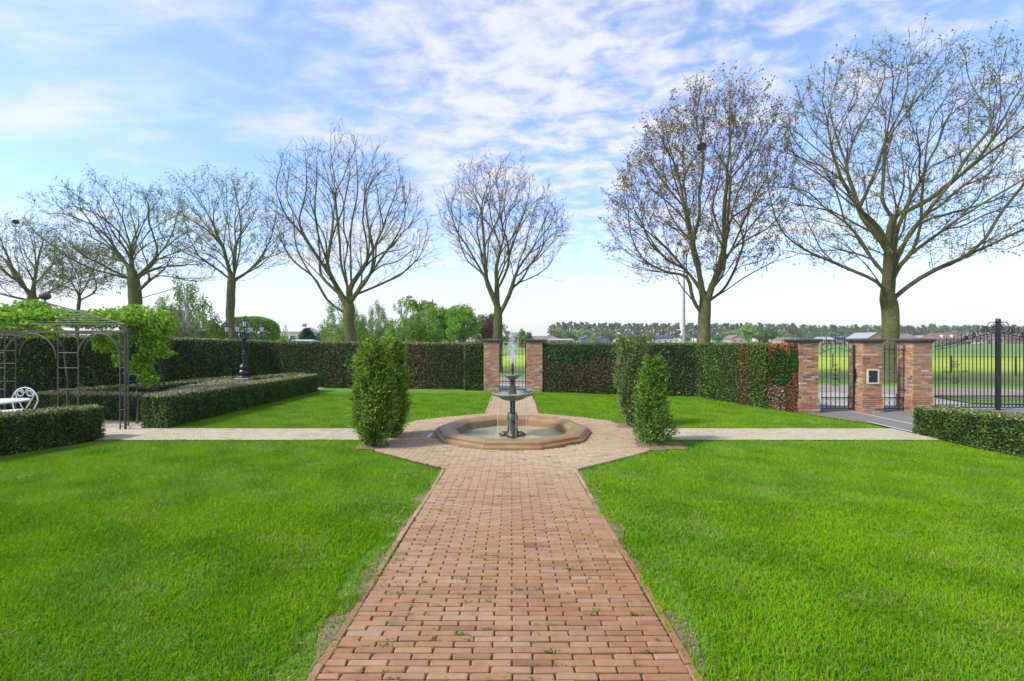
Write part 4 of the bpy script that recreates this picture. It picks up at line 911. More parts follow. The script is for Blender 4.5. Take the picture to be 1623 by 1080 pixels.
def bare_tree(name, Y0, base, rb, limbs, env, label, leafc, leafn, leafs, natt=2300, depthf=.72, seed=1, twigs=1.0, twigmat='twig', group='bare budding trees along the road', twl=.62):
    global rng; old = rng; rng = np.random.default_rng(seed)
    ks = .935; env = [(base[0] + (x - base[0]) * .96, 540 - (540 - y) * ks) for x, y in env]; limbs = [[l[0]] + [(base[0] + (x - base[0]) * .98, 540 - (540 - y) * (ks + .015)) for x, y in l[1:]] for l in limbs]
    def W(p, dy=0.0): q = P(p[0], p[1], Y0); return np.array((q.x, Y0 + dy, q.z))
    pos = [W((base[0], 0)) * 0 + np.array((PX(base[0], Y0), Y0, -.05))]; par = [-1]; step = .32
    env_a = np.array(env, float); cx = env_a[:, 0].mean(); halfw = (env_a[:, 0].max() - env_a[:, 0].min()) / 2; cyy = (env_a[:, 1].max() + env_a[:, 1].min()) / 2; halfh = (env_a[:, 1].max() - env_a[:, 1].min()) / 2
    def addpath(pts, start):
        cur = start
        for a, b2 in zip(pts[:-1], pts[1:]):
            L_ = np.linalg.norm(b2 - a); m = max(int(L_ / step), 1)
            for i in range(1, m + 1): pos.append(a + (b2 - a) * i / m + rng.normal(0, .025, 3)); par.append(cur); cur = len(pos) - 1
        return cur
    tr = [pos[0]] + [W(p) for p in base[1]] if isinstance(base[1], list) else [pos[0], W(base)]
    addpath(tr, 0)
    def smooth(pts):
        pts = np.array(pts); t = np.arange(len(pts)); tt = np.linspace(0, len(pts) - 1, (len(pts) - 1) * 3 + 1); out = []
        for q in tt:
            i = min(int(q), len(pts) - 2); f = q - i; p0 = pts[max(i - 1, 0)]; p1 = pts[i]; p2 = pts[i + 1]; p3 = pts[min(i + 2, len(pts) - 1)]
            out.append(.5 * ((2 * p1) + (-p0 + p2) * f + (2 * p0 - 5 * p1 + 4 * p2 - p3) * f * f + (-p0 + 3 * p1 - 3 * p2 + p3) * f ** 3))
        return out
    for li, lp in enumerate(limbs):
        dyend = (rng.uniform(.35, 1) if li % 2 else -rng.uniform(.35, 1)) * halfw / F * Y0 * depthf * .75
        first = W(lp[0]); A = np.array(pos); q = first.copy(); k = int(np.argmin(np.linalg.norm(A[:, [0, 2]] - q[[0, 2]], axis=1))); n_ = len(lp)
        y_s = A[k][1] - Y0; pts = [A[k]] + [W(lp[i], y_s + (dyend - y_s) * (i / (n_ - 1)) ** 1.2) for i in range(1, n_)]
        addpath([np.array(p) for p in smooth(pts)], k)
    nlimb = len(pos)
    fork = np.array(W(limbs[0][0])); halfm = halfw / F * Y0
    def samp3(m):
        out = []
        while len(out) < m:
            x = rng.uniform(env_a[:, 0].min(), env_a[:, 0].max(), 400); y = rng.uniform(env_a[:, 1].min(), env_a[:, 1].max(), 400); k = inside(env, x, y)
            for a, c in zip(x[k], y[k]):
                u = abs(a - cx) / halfw; v = abs(c - cyy) / halfh; dd = math.sqrt(max(1 - min(u * u * .8 + v * v * .75, 1), .04)); p = np.array(W((a, c))); p[1] += rng.uniform(-1, 1) * dd * halfm * depthf; out.append(p)
        return np.array(out[:m])
    for nt_, lo in ((int(natt * .022), 2.0), (int(natt * .055), 1.0)):
        tg = samp3(nt_); tg = tg[np.argsort(np.linalg.norm(tg - fork, axis=1))]
        for q in tg:
            A = np.array(pos); pr_ = np.array(par); T_ = A - A[np.maximum(pr_, 0)]; T_ /= np.maximum(np.linalg.norm(T_, axis=1, keepdims=True), 1e-6)
            dv_ = q - A; ds = np.linalg.norm(dv_, axis=1); cs_ = (dv_ * T_).sum(1) / np.maximum(ds, 1e-6); Rf = A - fork; rl = np.linalg.norm(Rf, axis=1); ou = (dv_ * Rf).sum(1) / np.maximum(ds * rl, 1e-6); cost = ds * (1 + 3.2 * (1 - cs_)) + np.where((rl > 2.5) & (ou < .72), 30, 0) + np.where(A[:, 2] < fork[2] - .3, 50, 0) + np.where(cs_ < .84, 30, 0); k = int(cost.argmin())
            if ds[k] < lo * .7 or cost[k] > 29: continue
            o_ = q - fork; o_ /= np.linalg.norm(o_); o_ = o_ + np.array((0, 0, .55)); o_ /= np.linalg.norm(o_); L_ = ds[k]; p0, p1, p2, p3 = A[k], A[k] + T_[k] * L_ * .35 + np.array((0, 0, .04)) * L_, q - o_ * L_ * .22, q
            tt = np.linspace(0, 1, max(int(L_ / .45), 3))[:, None]; bz = (1 - tt) ** 3 * p0 + 3 * (1 - tt) ** 2 * tt * p1 + 3 * (1 - tt) * tt ** 2 * p2 + tt ** 3 * p3
            bz[1:-1] += rng.normal(0, .045, bz[1:-1].shape); addpath(list(bz), k)
    # attractors
    att = []
    while len(att) < natt:
        x = rng.uniform(env_a[:, 0].min(), env_a[:, 0].max(), 600); y = rng.uniform(env_a[:, 1].min(), env_a[:, 1].max(), 600); k = inside(env, x, y)
        for a, c in zip(x[k], y[k]):
            u = abs(a - cx) / halfw; v = abs(c - cyy) / halfh; dd = math.sqrt(max(1 - min(u * u * .8 + v * v * .75, 1), .04)); p = W((a, c)); p[1] += rng.uniform(-1, 1) * dd * halfw / F * Y0 * depthf; att.append(p)
    att = np.array(att[:natt]); A = np.array(pos); D = np.linalg.norm(att[:, None] - A[None], axis=2); near = D.argmin(1); dist = D.min(1)
    alive = dist > .33
    att, near, dist = att[alive], near[alive], dist[alive]
    for it in range(90):
        if len(att) == 0: break
        act = dist < (2.0 if it > 4 else 3.5)
        if not act.any(): break
        idx = near[act]; vec = att[act] - A[idx]; vec /= np.linalg.norm(vec, axis=1, keepdims=True); S = np.zeros((len(A), 3)); np.add.at(S, idx, vec); cnt = np.bincount(idx, minlength=len(A)); k = np.where(cnt > 0)[0]
        parr = np.array(par); pd = A[k] - A[np.maximum(parr[k], 0)]; pd /= np.maximum(np.linalg.norm(pd, axis=1, keepdims=True), 1e-6)
        ow = A[k] - fork; ow /= np.maximum(np.linalg.norm(ow, axis=1, keepdims=True), 1e-6); d = S[k] / cnt[k][:, None] + pd * .55 + ow * .4 + np.array((0, 0, .14)) + rng.normal(0, .09, (len(k), 3)); d /= np.linalg.norm(d, axis=1, keepdims=True)
        newp = A[k] + d * step * .85
        ok = np.array([np.min(((A - q_) ** 2).sum(1)) > (step * .55) ** 2 for q_ in newp]); newp = newp[ok]; k = k[ok]
        if len(newp) == 0: break
        n0 = len(A); A = np.concatenate([A, newp]); par.extend(k.tolist())
        Dn = np.linalg.norm(att[:, None] - newp[None], axis=2); mi = Dn.argmin(1); md = Dn.min(1); up = md < dist; near = np.where(up, n0 + mi, near); dist = np.where(up, md, dist)
        keep = dist > .31; att, near, dist = att[keep], near[keep], dist[keep]
        if len(A) > 16000: break
    par = np.array(par); n = len(A); leafcnt = np.zeros(n); ch = [[] for _ in range(n)]
    for i in range(1, n): ch[par[i]].append(i)
    cnt = np.array([0. if c_ else 1. for c_ in ch])
    for i in range(n - 1, 0, -1): cnt[par[i]] += cnt[i]
    hgt = np.ones(n)
    for i in range(n - 1, 0, -1): hgt[par[i]] = max(hgt[par[i]], hgt[i] + 1)
    rt = .0088; ex = math.log(rb / rt) / math.log(cnt[0]); rad = rt * cnt ** ex * np.clip(.75 + hgt / 60, .75, 1)
    lf = np.zeros(n); lf[:nlimb] = np.clip(hgt[:nlimb] - 8, 0, 20) * .0016 + .012; lf[:nlimb][hgt[:nlimb] < 4] = 0; rad = np.maximum(rad, lf * min(rb / .3, 1))
    # chains
    thickV = []; thickF = []; thinV = []; thinF = []; nt = [0, 0]; stack = [(0, -1)]
    while stack:
        s, pa = stack.pop(); chain = ([pa] if pa >= 0 else []) + [s]; cur = s
        while ch[cur]:
            cs_ = sorted(ch[cur], key=lambda q: -cnt[q])
            for q in cs_[1:]: stack.append((q, cur))
            cur = cs_[0]; chain.append(cur)
        pts = A[chain]; r = rad[chain].copy()
        if pa >= 0: r[0] = min(r[1] * 1.15, rad[pa])
        else: r[0] *= 1.35; r[1] *= 1.15
        if len(pts) > 2:
            pts = pts.copy(); pts[1:-1] = .5 * pts[1:-1] + .25 * (pts[:-2] + pts[2:])
        rm = r[min(1, len(r) - 1)]; sd = 12 if rm > .12 else 7 if rm > .05 else 4
        m = MB(); m.tube(pts, r, sd, cap=False); v = m.v[0]
        if sd == 12: v = v + (snoise(v[:, 0] * 3 + v[:, 1] * 3, v[:, 2], 2.2, 5) * .018)[:, None] * np.array((1, 1, 0))
        tgt = 0 if rm > .03 else 1
        (thickV if tgt == 0 else thinV).append(v); (thickF if tgt == 0 else thinF).append(np.array(m.f) + nt[tgt]); nt[tgt] += len(v)
    root_l = (A[0][0], A[0][1], 0); g = empty(name, root_l); tag(g, label, 'tree', group); O = np.array(root_l)
    mesh_np('trunk', np.concatenate(thickV) - O, [np.concatenate(thickF)], M['bark'], parent=g, smooth=True)
    # twigs
    k = np.where(rad < .022)[0]; k = k[A[k][:, 2] > A[:, 2].max() * .2]; rep = rng.poisson(1.4 * twigs, len(k)); k = np.repeat(k, rep); m = len(k)
    pd = A[k] - A[par[k]]; pd /= np.maximum(np.linalg.norm(pd, axis=1, keepdims=True), 1e-6); cen = A.mean(0); out = A[k] - cen; out /= np.linalg.norm(out, axis=1, keepdims=True)
    d = pd * .9 + out * .35 + np.array((0, 0, .35)) + rng.normal(0, .42, (m, 3)); d /= np.linalg.norm(d, axis=1, keepdims=True); Lt = twl * rng.uniform(.5, 1.4, m)
    q = [A[k]]; dd = d.copy()
    for s in range(3): dd = dd + rng.normal(0, .14, (m, 3)) + np.array((0, 0, .10)); dd /= np.linalg.norm(dd, axis=1, keepdims=True); q.append(q[-1] + dd * (Lt / 3)[:, None])
    Q = np.stack(q, 1); V1, F1 = tube_batch(Q, np.tile(np.array([.0075, .006, .0045, .0025]), (m, 1)), 3)
    # side twiglets
    f = rng.random(m); i0 = rng.integers(1, 3, m); sp_ = Q[np.arange(m), i0]; d2 = dd + rng.normal(0, .6, (m, 3)); d2 /= np.linalg.norm(d2, axis=1, keepdims=True); Q2 = np.stack([sp_, sp_ + d2 * .14, sp_ + d2 * .28 + np.array((0, 0, .03))], 1); V2, F2 = tube_batch(Q2, np.tile(np.array([.005, .004, .002]), (m, 1)), 3)
    ends = np.concatenate([Q[:, 3], Q[:, 2], Q2[:, 2], Q[:, 1]]); zt = (ends[:, 2] - A[:, 2].min()) / (A[:, 2].max() - A[:, 2].min())
    pick = rng.random(len(ends)) < leafn * (.55 + .6 * zt); ee = ends[pick]; nn = 4; lp = np.repeat(ee, nn, 0) + rng.normal(0, leafs * .55, (len(ee) * nn, 3)); V3, F3 = quads(lp, leafs * rng.uniform(.5, 1.3, len(lp)), .5)
    Vt = [np.concatenate(thinV)] if thinV else [np.zeros((0, 3))]; Ft = [np.concatenate(thinF)] if thinF else [np.zeros((0, 4), int)]
    n1 = len(Vt[0]); nA = n1 + len(V1); nB = nA + len(V2); Vall = np.concatenate([Vt[0], V1, V2, V3]); tw = np.concatenate([Ft[0], F1 + n1, F2 + nA])
    cc = np.ones((len(Vall), 3)); cc[nB:] = np.repeat(colour_var(len(lp), leafc, None, .25), 4, 0)
    mesh_np('crown', Vall - O, [tw, F3 + nB], [M[twigmat], M['leaf']], cc, g, midx=[0, 1])
    print(name, 'nodes', n, 'twigs', m, 'leaves', len(lp)); top = A[A[:, 2].argmax()]
    rng = old; return g
LG = [(.16, .22, .03), (.22, .28, .05), (.10, .14, .03)]
T1 = bare_tree('bare_tree', 27, (555, [(556, 540), (553, 500), (555, 470)]), .33, [
    [(546, 497), (520, 473), (500, 433), (473, 413), (447, 367), (427, 347)], [(550, 490), (533, 460), (500, 430), (493, 400), (485, 350)], [(543, 467), (523, 430), (493, 380), (460, 333), (420, 297)],
    [(523, 427), (520, 360), (513, 317), (493, 267)], [(555, 467), (543, 417), (540, 350), (537, 283), (533, 217)], [(557, 463), (573, 417), (597, 360), (610, 310), (627, 260)],
    [(560, 477), (593, 427), (627, 387), (670, 350)], [(563, 473), (593, 450), (613, 437), (643, 417), (687, 400)], [(560, 457), (560, 367), (580, 300), (583, 250)]],
    [(425, 300), (440, 235), (500, 212), (560, 207), (630, 245), (665, 290), (690, 350), (690, 405), (640, 425), (600, 420), (560, 430), (500, 425), (460, 400), (425, 350)],
    'large nearly leafless tree with spreading limbs behind the back hedge, left of the small gate', [(.14, .12, .05), (.2, .22, .08)], .14, .06, 2200, seed=11, twigmat='twiggrey', twigs=.5)
bare_tree('bare_tree', 27.5, (788, [(789, 540), (790, 505), (788, 480)]), .27, [
    [(787, 496), (782, 469), (769, 439), (754, 410), (733, 374), (692, 356)], [(776, 445), (766, 398), (739, 350), (698, 321)], [(775, 439), (767, 386), (763, 327), (739, 270)],
    [(788, 481), (787, 427), (790, 398), (801, 353), (799, 294), (807, 256)], [(788, 457), (804, 421), (813, 386), (834, 324), (840, 291)], [(772, 398), (790, 333), (797, 290)],
    [(794, 501), (807, 466), (822, 421), (846, 386), (864, 344), (884, 315)], [(810, 460), (834, 439), (861, 430), (890, 440)], [(816, 445), (846, 413), (873, 386), (903, 353)]],
    [(694, 350), (702, 295), (740, 255), (790, 243), (830, 260), (850, 292), (880, 305), (903, 345), (900, 385), (865, 420), (830, 425), (770, 420), (720, 400)],
    'slender leafless tree directly behind the left pillar of the small gate', [(.13, .10, .06), (.18, .18, .06)], .35, .07, 2000, seed=12, twigs=.6)
bare_tree('bare_tree', 22.5, (1114, [(1115, 540), (1116, 500), (1118, 480)]), .29, [
    [(1115, 499), (1095, 473), (1082, 434), (1047, 395), (1000, 360), (962, 336)], [(1082, 438), (1043, 425), (1005, 415), (980, 395)], [(1115, 482), (1104, 430), (1082, 351), (1060, 264), (1030, 195)],
    [(1117, 473), (1104, 373), (1095, 264), (1104, 165)], [(1121, 482), (1126, 451), (1143, 395), (1141, 330), (1147, 220), (1143, 130)], [(1126, 490), (1148, 456), (1174, 421), (1200, 351), (1213, 264), (1209, 148)],
    [(1135, 477), (1174, 438), (1205, 416), (1230, 410)], [(1121, 469), (1174, 369), (1217, 286), (1228, 220)]],
    [(960, 335), (982, 262), (1022, 200), (1060, 165), (1110, 124), (1150, 120), (1208, 142), (1232, 200), (1242, 300), (1236, 385), (1205, 420), (1160, 425), (1080, 425), (1015, 432), (972, 400)],
    'tree with a dense coppery brown budding crown behind the right hedge', [(.26, .13, .045), (.2, .12, .045), (.32, .18, .06), (.15, .13, .045)], .42, .11, 2600, seed=13, twigs=.8)
bare_tree('bare_tree', 21, (1411, [(1412, 560), (1412, 520), (1411, 480)]), .33, [
    [(1407, 470), (1385, 456), (1343, 423), (1291, 404), (1222, 388)], [(1381, 442), (1314, 409), (1277, 381), (1248, 333)], [(1404, 466), (1395, 409), (1385, 390), (1357, 352), (1296, 315), (1248, 277)],
    [(1385, 395), (1362, 333), (1357, 253), (1338, 206), (1281, 125)], [(1362, 371), (1329, 333), (1305, 267), (1253, 211), (1232, 170)], [(1407, 461), (1402, 390), (1414, 333), (1407, 300), (1418, 239), (1428, 168), (1423, 85)],
    [(1411, 343), (1456, 315), (1513, 263), (1579, 206), (1622, 159)], [(1414, 466), (1423, 404), (1437, 352), (1485, 272), (1551, 150), (1570, 105)], [(1418, 470), (1447, 437), (1503, 404), (1570, 367), (1640, 345)],
    [(1418, 456), (1442, 376), (1503, 315), (1625, 258)], [(1371, 333), (1381, 239), (1385, 145), (1385, 80)]],
    [(1228, 385), (1224, 210), (1252, 120), (1310, 90), (1380, 72), (1480, 75), (1560, 88), (1640, 100), (1690, 200), (1680, 330), (1620, 380), (1520, 415), (1460, 415), (1360, 415), (1290, 415)],
    'largest tree, with wide low limbs and green yellow buds, behind the side gate pillars', [(.23, .27, .035), (.32, .36, .06), (.14, .13, .04)], .24, .105, 3000, seed=14, depthf=.6, twigs=.6)
bare_tree('bare_tree', 32, (371, [(370, 533), (364, 500), (366, 467), (367, 447)]), .27, [
    [(363, 447), (343, 417), (310, 400), (273, 390)], [(365, 447), (353, 407), (327, 360), (280, 313)], [(367, 440), (357, 387), (340, 333), (310, 283)], [(370, 443), (370, 400), (363, 350), (360, 273)],
    [(372, 443), (383, 400), (393, 340), (387, 283)], [(373, 447), (400, 413), (417, 373), (427, 310)], [(375, 453), (407, 437), (437, 420), (470, 417)]],
    [(268, 385), (270, 315), (292, 278), (330, 267), (390, 270), (430, 297), (455, 360), (468, 410), (430, 415), (380, 410), (310, 405)],
    'tree with sparse green leaves behind the tall hedge, directly behind the lamp', [(.22, .33, .045), (.28, .38, .06), (.14, .19, .04)], .33, .115, 1500, seed=15, twigs=.5, twigmat='twigpale')
bare_tree('bare_tree', 32, (217, [(215, 500), (213, 460), (210, 430)]), .40, [
    [(205, 447), (190, 432), (155, 420), (112, 385), (80, 340)], [(207, 427), (175, 390), (157, 355), (125, 317), (105, 305)], [(209, 420), (180, 375), (160, 325), (128, 292)], [(212, 422), (195, 385), (195, 342), (180, 300)],
    [(215, 430), (220, 380), (222, 330), (212, 285)], [(220, 442), (232, 405), (247, 355), (245, 293)], [(222, 465), (240, 445), (275, 425), (312, 390)], [(222, 472), (250, 458), (285, 438), (335, 425)]],
    [(70, 335), (108, 297), (170, 281), (240, 288), (285, 308), (312, 360), (330, 400), (345, 445), (280, 440), (200, 425), (140, 420), (95, 390)],
    'spreading tree with thick trunk and olive buds just right above the pergola', [(.2, .26, .04), (.27, .32, .06), (.15, .16, .04)], .28, .11, 1500, seed=16, twigs=.5, twigmat='twigpale')
bare_tree('bare_tree', 38, (45, [(48, 500), (52, 470)]), .36, [
    [(50, 470), (40, 430), (28, 360)], [(48, 475), (15, 430), (-15, 380)], [(52, 470), (70, 420), (80, 360)], [(54, 475), (90, 440), (115, 410)], [(46, 480), (0, 460), (-35, 440)], [(52, 465), (55, 400), (52, 345)]],
    [(-50, 460), (-40, 360), (0, 343), (30, 340), (75, 345), (108, 385), (122, 430), (110, 470), (60, 455), (10, 462)],
    'dense olive budding tree at the left edge above the pergola', [(.18, .21, .045), (.24, .26, .06), (.13, .12, .04)], .42, .115, 1500, seed=17, twigs=.5, twigmat='twigpale')
bare_tree('bare_tree', 36, (122, [(122, 500), (127, 468)]), .12, [
    [(127, 468), (115, 440), (100, 400)], [(127, 468), (140, 430), (150, 395)], [(125, 475), (165, 455), (182, 440)], [(125, 478), (95, 460), (80, 450)]],
    [(75, 465), (85, 400), (115, 385), (160, 385), (185, 410), (185, 450), (140, 460)],
    'smaller olive tree standing between the left edge tree and the spreading tree', [(.18, .21, .045), (.24, .26, .06), (.13, .12, .04)], .5, .13, 900, seed=18)
def nest(x, y, Y, label):
    c = P(x, y, Y); m = 260; v = rvec(m) * np.array((.19, .19, .11)); d = np.cross(v, rvec(m)); d /= np.linalg.norm(d, axis=1, keepdims=True); Q = np.stack([v - d * .12, v, v + d * .12], 1); V, Fq = tube_batch(Q, np.full((m, 3), .012), 3)
    o = mesh_np('bird_nest', V, [Fq], M['twig'], loc=c); tag(o, label, 'nest', 'bird nests in the trees')
nest(1112, 233, 22.0, 'dark bird nest high in the coppery tree'); nest(25, 352, 37.5, 'dark bird nest in the olive tree at the left edge')
# ------------------------------------------------------------------ street lamp
sl = empty('street_lamp', (PX(1084, 31), 31, 0)); tag(sl, 'thin grey street light mast beside the coppery tree', 'street lamp')
M['galv'] = mat('galvanised_steel', (.3, .31, .31), .5, noise=(4, .15))
b = MB(); b.tube([(0, 0, 0), (0, 0, 3.5), (0, 0, 7.85)], [.10, .09, .06], 12); b.build('mast', M['galv'], sl, True)
b = MB(); b.bev(-.14, -.35, 7.80, .14, .2, 7.93, .03); b.build('lamp_head', M['galv'], sl)
# ------------------------------------------------------------------ leafy background trees
def leafy_data(name, h, rx, nblob, cols, dens, size, trunk_m, trunk_h=.25, shape='round', seed=1, drop=0.0, trr=.02):
    """returns (trunk mesh obj data, crown data) at origin"""
    global rng; old = rng; rng = np.random.default_rng(seed); bl = []; cz = h * (trunk_h + 1) / 2; rz = h * (1 - trunk_h) / 2
    b = MB(); b.tube([(0, 0, -.1), (.01 * h, 0, h * trunk_h), (0, .01 * h, h * .9)], [h * trr, h * trr * .75, h * .004], 8)
    for k in range(nblob):
        v = rvec(1)[0] * rng.random() ** .33
        if shape == 'round': x, y, z = v[0] * rx * .8, v[1] * rx * .8, cz + v[2] * rz * .82; br = rx * rng.uniform(.18, .36)
        elif shape == 'cone': t = rng.random() ** 1.1; q = rx * (1 - t) * .9; a = rng.uniform(0, 6.28); x, y, z = q * math.cos(a) * .8, q * math.sin(a) * .8, h * trunk_h + t * h * (1 - trunk_h) * .95; br = rx * (.16 + .25 * (1 - t))
        elif shape == 'poplar': t = rng.random(); q = rx * math.sin(math.pi * min(.15 + t * .8, 1)) ** .6; a = rng.uniform(0, 6.28); x, y, z = q * math.cos(a) * .7, q * math.sin(a) * .7, h * trunk_h + t * h * (1 - trunk_h) * .95; br = rx * rng.uniform(.25, .45)
        else: a = rng.uniform(0, 6.28); r_ = rx * math.sqrt(rng.random()); t = rng.random(); top = h * (1 - .55 * (r_ / rx) ** 2); x, y, z = r_ * math.cos(a), r_ * math.sin(a), h * trunk_h * .7 + (top - h * trunk_h * .7) * t; br = rx * rng.uniform(.1, .2)
        st = 2.2 if shape == 'weeping' else .8
        bl.append((x, y, z, br, br, br * st)); b.tube([(0, 0, max(z - rx * .8, h * trunk_h * .8)), (x * .5, y * .5, z - br * .5), (x, y, z)], [h * trr * .3, h * .004, h * .002], 4, False)
    Pt, V, Fq, c = leaf_blobs(bl, dens, size, cols, drop); c *= (1 + .25 * snoise(Pt[:, 0], Pt[:, 2], 9 / rx, seed))[:, None]
    t = b.build('trunk', trunk_m); o = mesh_np('crown', V, [Fq], M['leaf'], np.repeat(c, 4, 0)); rng = old
    td, cd = t.data, o.data; bpy.data.objects.remove(t); bpy.data.objects.remove(o); return td, cd
def place(name, data, x, y, label, group, s=1.0, rz=0.0, cat='tree', sz=None):
    g = empty(name, (x, y, 0), rz); g.scale = (s, s, sz or s); tag(g, label, cat, group)
    for n_, d in zip(('trunk', 'crown'), data): link(bpy.data.objects.new(n_, d), g)
    return g
GB = 'leafy trees beyond the hedge'
SP = [(.19, .38, .035), (.25, .45, .045), (.12, .26, .03)]; BI = [(.19, .32, .06), (.25, .38, .08), (.13, .23, .045)]; DK = [(.03, .07, .025), (.045, .09, .03)]
birch = leafy_data('b', 9, 2.6, 80, BI, 34, .17, M['birchbark'], .3, 'weeping', 31, 1.0, .012)
birch2 = leafy_data('b2', 9, 2.3, 120, SP, 42, .18, M['birchbark'], .2, 'weeping', 32, .8, .012)
maple = leafy_data('m', 8, 3.0, 70, SP, 34, .2, M['bark'], .22, 'round', 33, 0, .022)
beech = leafy_data('r', 8, 2.7, 55, [(.15, .06, .055), (.2, .09, .07), (.09, .045, .045)], 18, .2, M['bark'], .12, 'round', 34)
dark = leafy_data('d', 8, 3.0, 50, [(.05, .13, .03), (.07, .17, .03)], 22, .22, M['bark'], .1, 'round', 35)
conif = leafy_data('c', 6, 2.6, 70, DK, 26, .2, M['bark'], .05, 'cone', 36)
bush = leafy_data('s', 2.5, 2.0, 26, [(.1, .17, .05), (.14, .2, .06)], 20, .15, M['bark'], .02, 'round', 37)
popl = [leafy_data('p', 18, 3.0, 36, [(.17, .225, .075), (.20, .25, .09), (.13, .17, .06)], 3.6, .95, M['bark'], .22, 'poplar', 40 + k) for k in range(3)]
rnd = [leafy_data('q', 10, 4.6, 34, c_, 3.2, .8, M['bark'], .08, 'round', 50 + k) for k, c_ in enumerate(([(.18, .27, .06), (.22, .31, .075)], [(.12, .22, .045), (.16, .26, .055)], [(.21, .36, .05), (.27, .41, .06)], [(.12, .19, .065), (.15, .22, .075)]))]
def pt(name, data, px, Y, ytop, H, label, group=GB, wide=1.0, rz=None):
    h = CH + (CY - ytop) / F * Y; s = h / H; return place(name, data, PX(px, Y), Y, label, group, s * wide, rng.uniform(0, 6.28) if rz is None else rz, sz=s)
pt('weeping_birch', birch, 545, 58, 466, 9, 'pale weeping birch right behind the trunk of the large leafless tree', wide=1.28)
pt('weeping_birch', birch, 297, 40, 436, 9, 'drooping pale birch between the pergola vine and the lamp', wide=1.09)
pt('weeping_birch', birch, 600, 62, 474, 9, 'thin airy birch between the large leafless tree and the dense bright birch', wide=0.96)
pt('weeping_birch', birch2, 637, 60, 474, 9, 'dense bright green birch behind the left bushy yew column', wide=1.15)
pt('leafy_tree', rnd[0], 665, 75, 466, 10, 'thin crowned tree just right of the dense bright birch', wide=0.79)
pt('weeping_birch', birch2, 676, 62, 482, 9, 'bright birch left of the round maple', wide=1.22)
pt('leafy_tree', maple, 694, 66, 484, 8, 'fresh green tree between the birches and the round maple', wide=1.22)
pt('leafy_tree', maple, 733, 56, 480, 8, 'round fresh green maple left of the small gate', wide=1.09)
pt('leafy_tree', beech, 766, 62, 492, 8, 'purple red beech behind the left gate pillar', wide=1.22)
pt('leafy_tree', dark, 779, 68, 490, 8, 'dark green tree behind the purple red beech', wide=1.02)
pt('leafy_tree', birch2, 575, 70, 500, 9, 'low green birch behind the foot of the leafless tree', wide=1.54)
for i, (x, yt, lb) in enumerate(((803, 521, 'leftmost of the small trees above the small gate'), (815, 524, 'second of the small trees above the small gate'), (827, 519, 'tallest of the small trees above the small gate'), (838, 524, 'small tree left of the right gate pillar cap'))):
    pt('leafy_tree', rnd[i % 4], x, 120, yt, 10, lb, wide=.62)
pt('conifer', conif, 487, 70, 519, 6, 'dark blue green conifer between the white roofs and the green barn', wide=1.8)
pt('leafy_tree', birch2, 452, 66, 516, 9, 'small pale green tree in front of the white roof', wide=.6)
pt('leafy_bush', bush, 662, 48, 533, 2.5, 'bush with pale blossom above the back hedge', wide=.7); pt('leafy_bush', bush, 745, 50, 534, 2.5, 'yellow green bush left of the left gate pillar', wide=.6)
pt('leafy_bush', bush, 620, 50, 535, 2.5, 'low bush behind the back hedge left of the bushy yew', wide=.8); pt('leafy_bush', bush, 712, 52, 536, 2.5, 'low bush under the round maple', wide=.9)
pt('leafy_tree', dark, 350, 60, 522, 8, 'low green tree behind the foot of the green leaved tree', wide=1.1)
pt('leafy_bush', [d for d in beech], 312, 44, 520, 8, 'dull pink bush above the tall hedge near the drooping birch', wide=.8)
pt('leafy_tree', dark, 270, 56, 500, 8, 'green tree behind the gable of the brick house', wide=.8)
pt('weeping_birch', birch2, 322, 46, 478, 9, 'bright drooping birch just left of the lamp above the tall hedge', wide=1.1)
pt('leafy_tree', birch2, 262, 60, 470, 9, 'light green tree rising behind the pergola vine', wide=1.2)
pt('leafy_tree', birch2, 522, 72, 500, 9, 'light green tree left of the large leafless trunk', wide=1.1)
pt('leafy_tree', birch2, 655, 72, 487, 9, 'bright green crown filling the gap behind the dense birch', wide=1.5)
pt('leafy_tree', maple, 712, 72, 492, 8, 'green tree behind and left of the round maple', wide=1.1)
pt('leafy_tree', birch2, 590, 72, 505, 9, 'low green tree behind the thin airy birch', wide=1.6)
# clipped round tree
ct = leafy_data('ct', 4.0, 2.3, 1, [(1, 1, 1)], 1, .1, M['bark'], .2, 'round', 60)
g = empty('clipped_tree', (PX(398, 42), 42, 0)); tag(g, 'broad clipped round green tree behind the lamp, above the tall hedge', 'tree', GB); link(bpy.data.objects.new('trunk', ct[0]), g)
n = 15000; v = rvec(n); v = np.sign(v) * np.abs(v) ** .8; p = v * np.array((2.2, 2.0, 1.35)) * (1 + rng.normal(0, .02, (n, 1))) + np.array((0, 0, 2.65)); V, Fq = quads(p, .2 * rng.uniform(.6, 1.3, n), .55, v, .8)
mesh_np('crown', V, [Fq], M['leaf'], np.repeat(colour_var(n, [(.17, .34, .035), (.23, .42, .045), (.11, .24, .025)]), 4, 0), g)
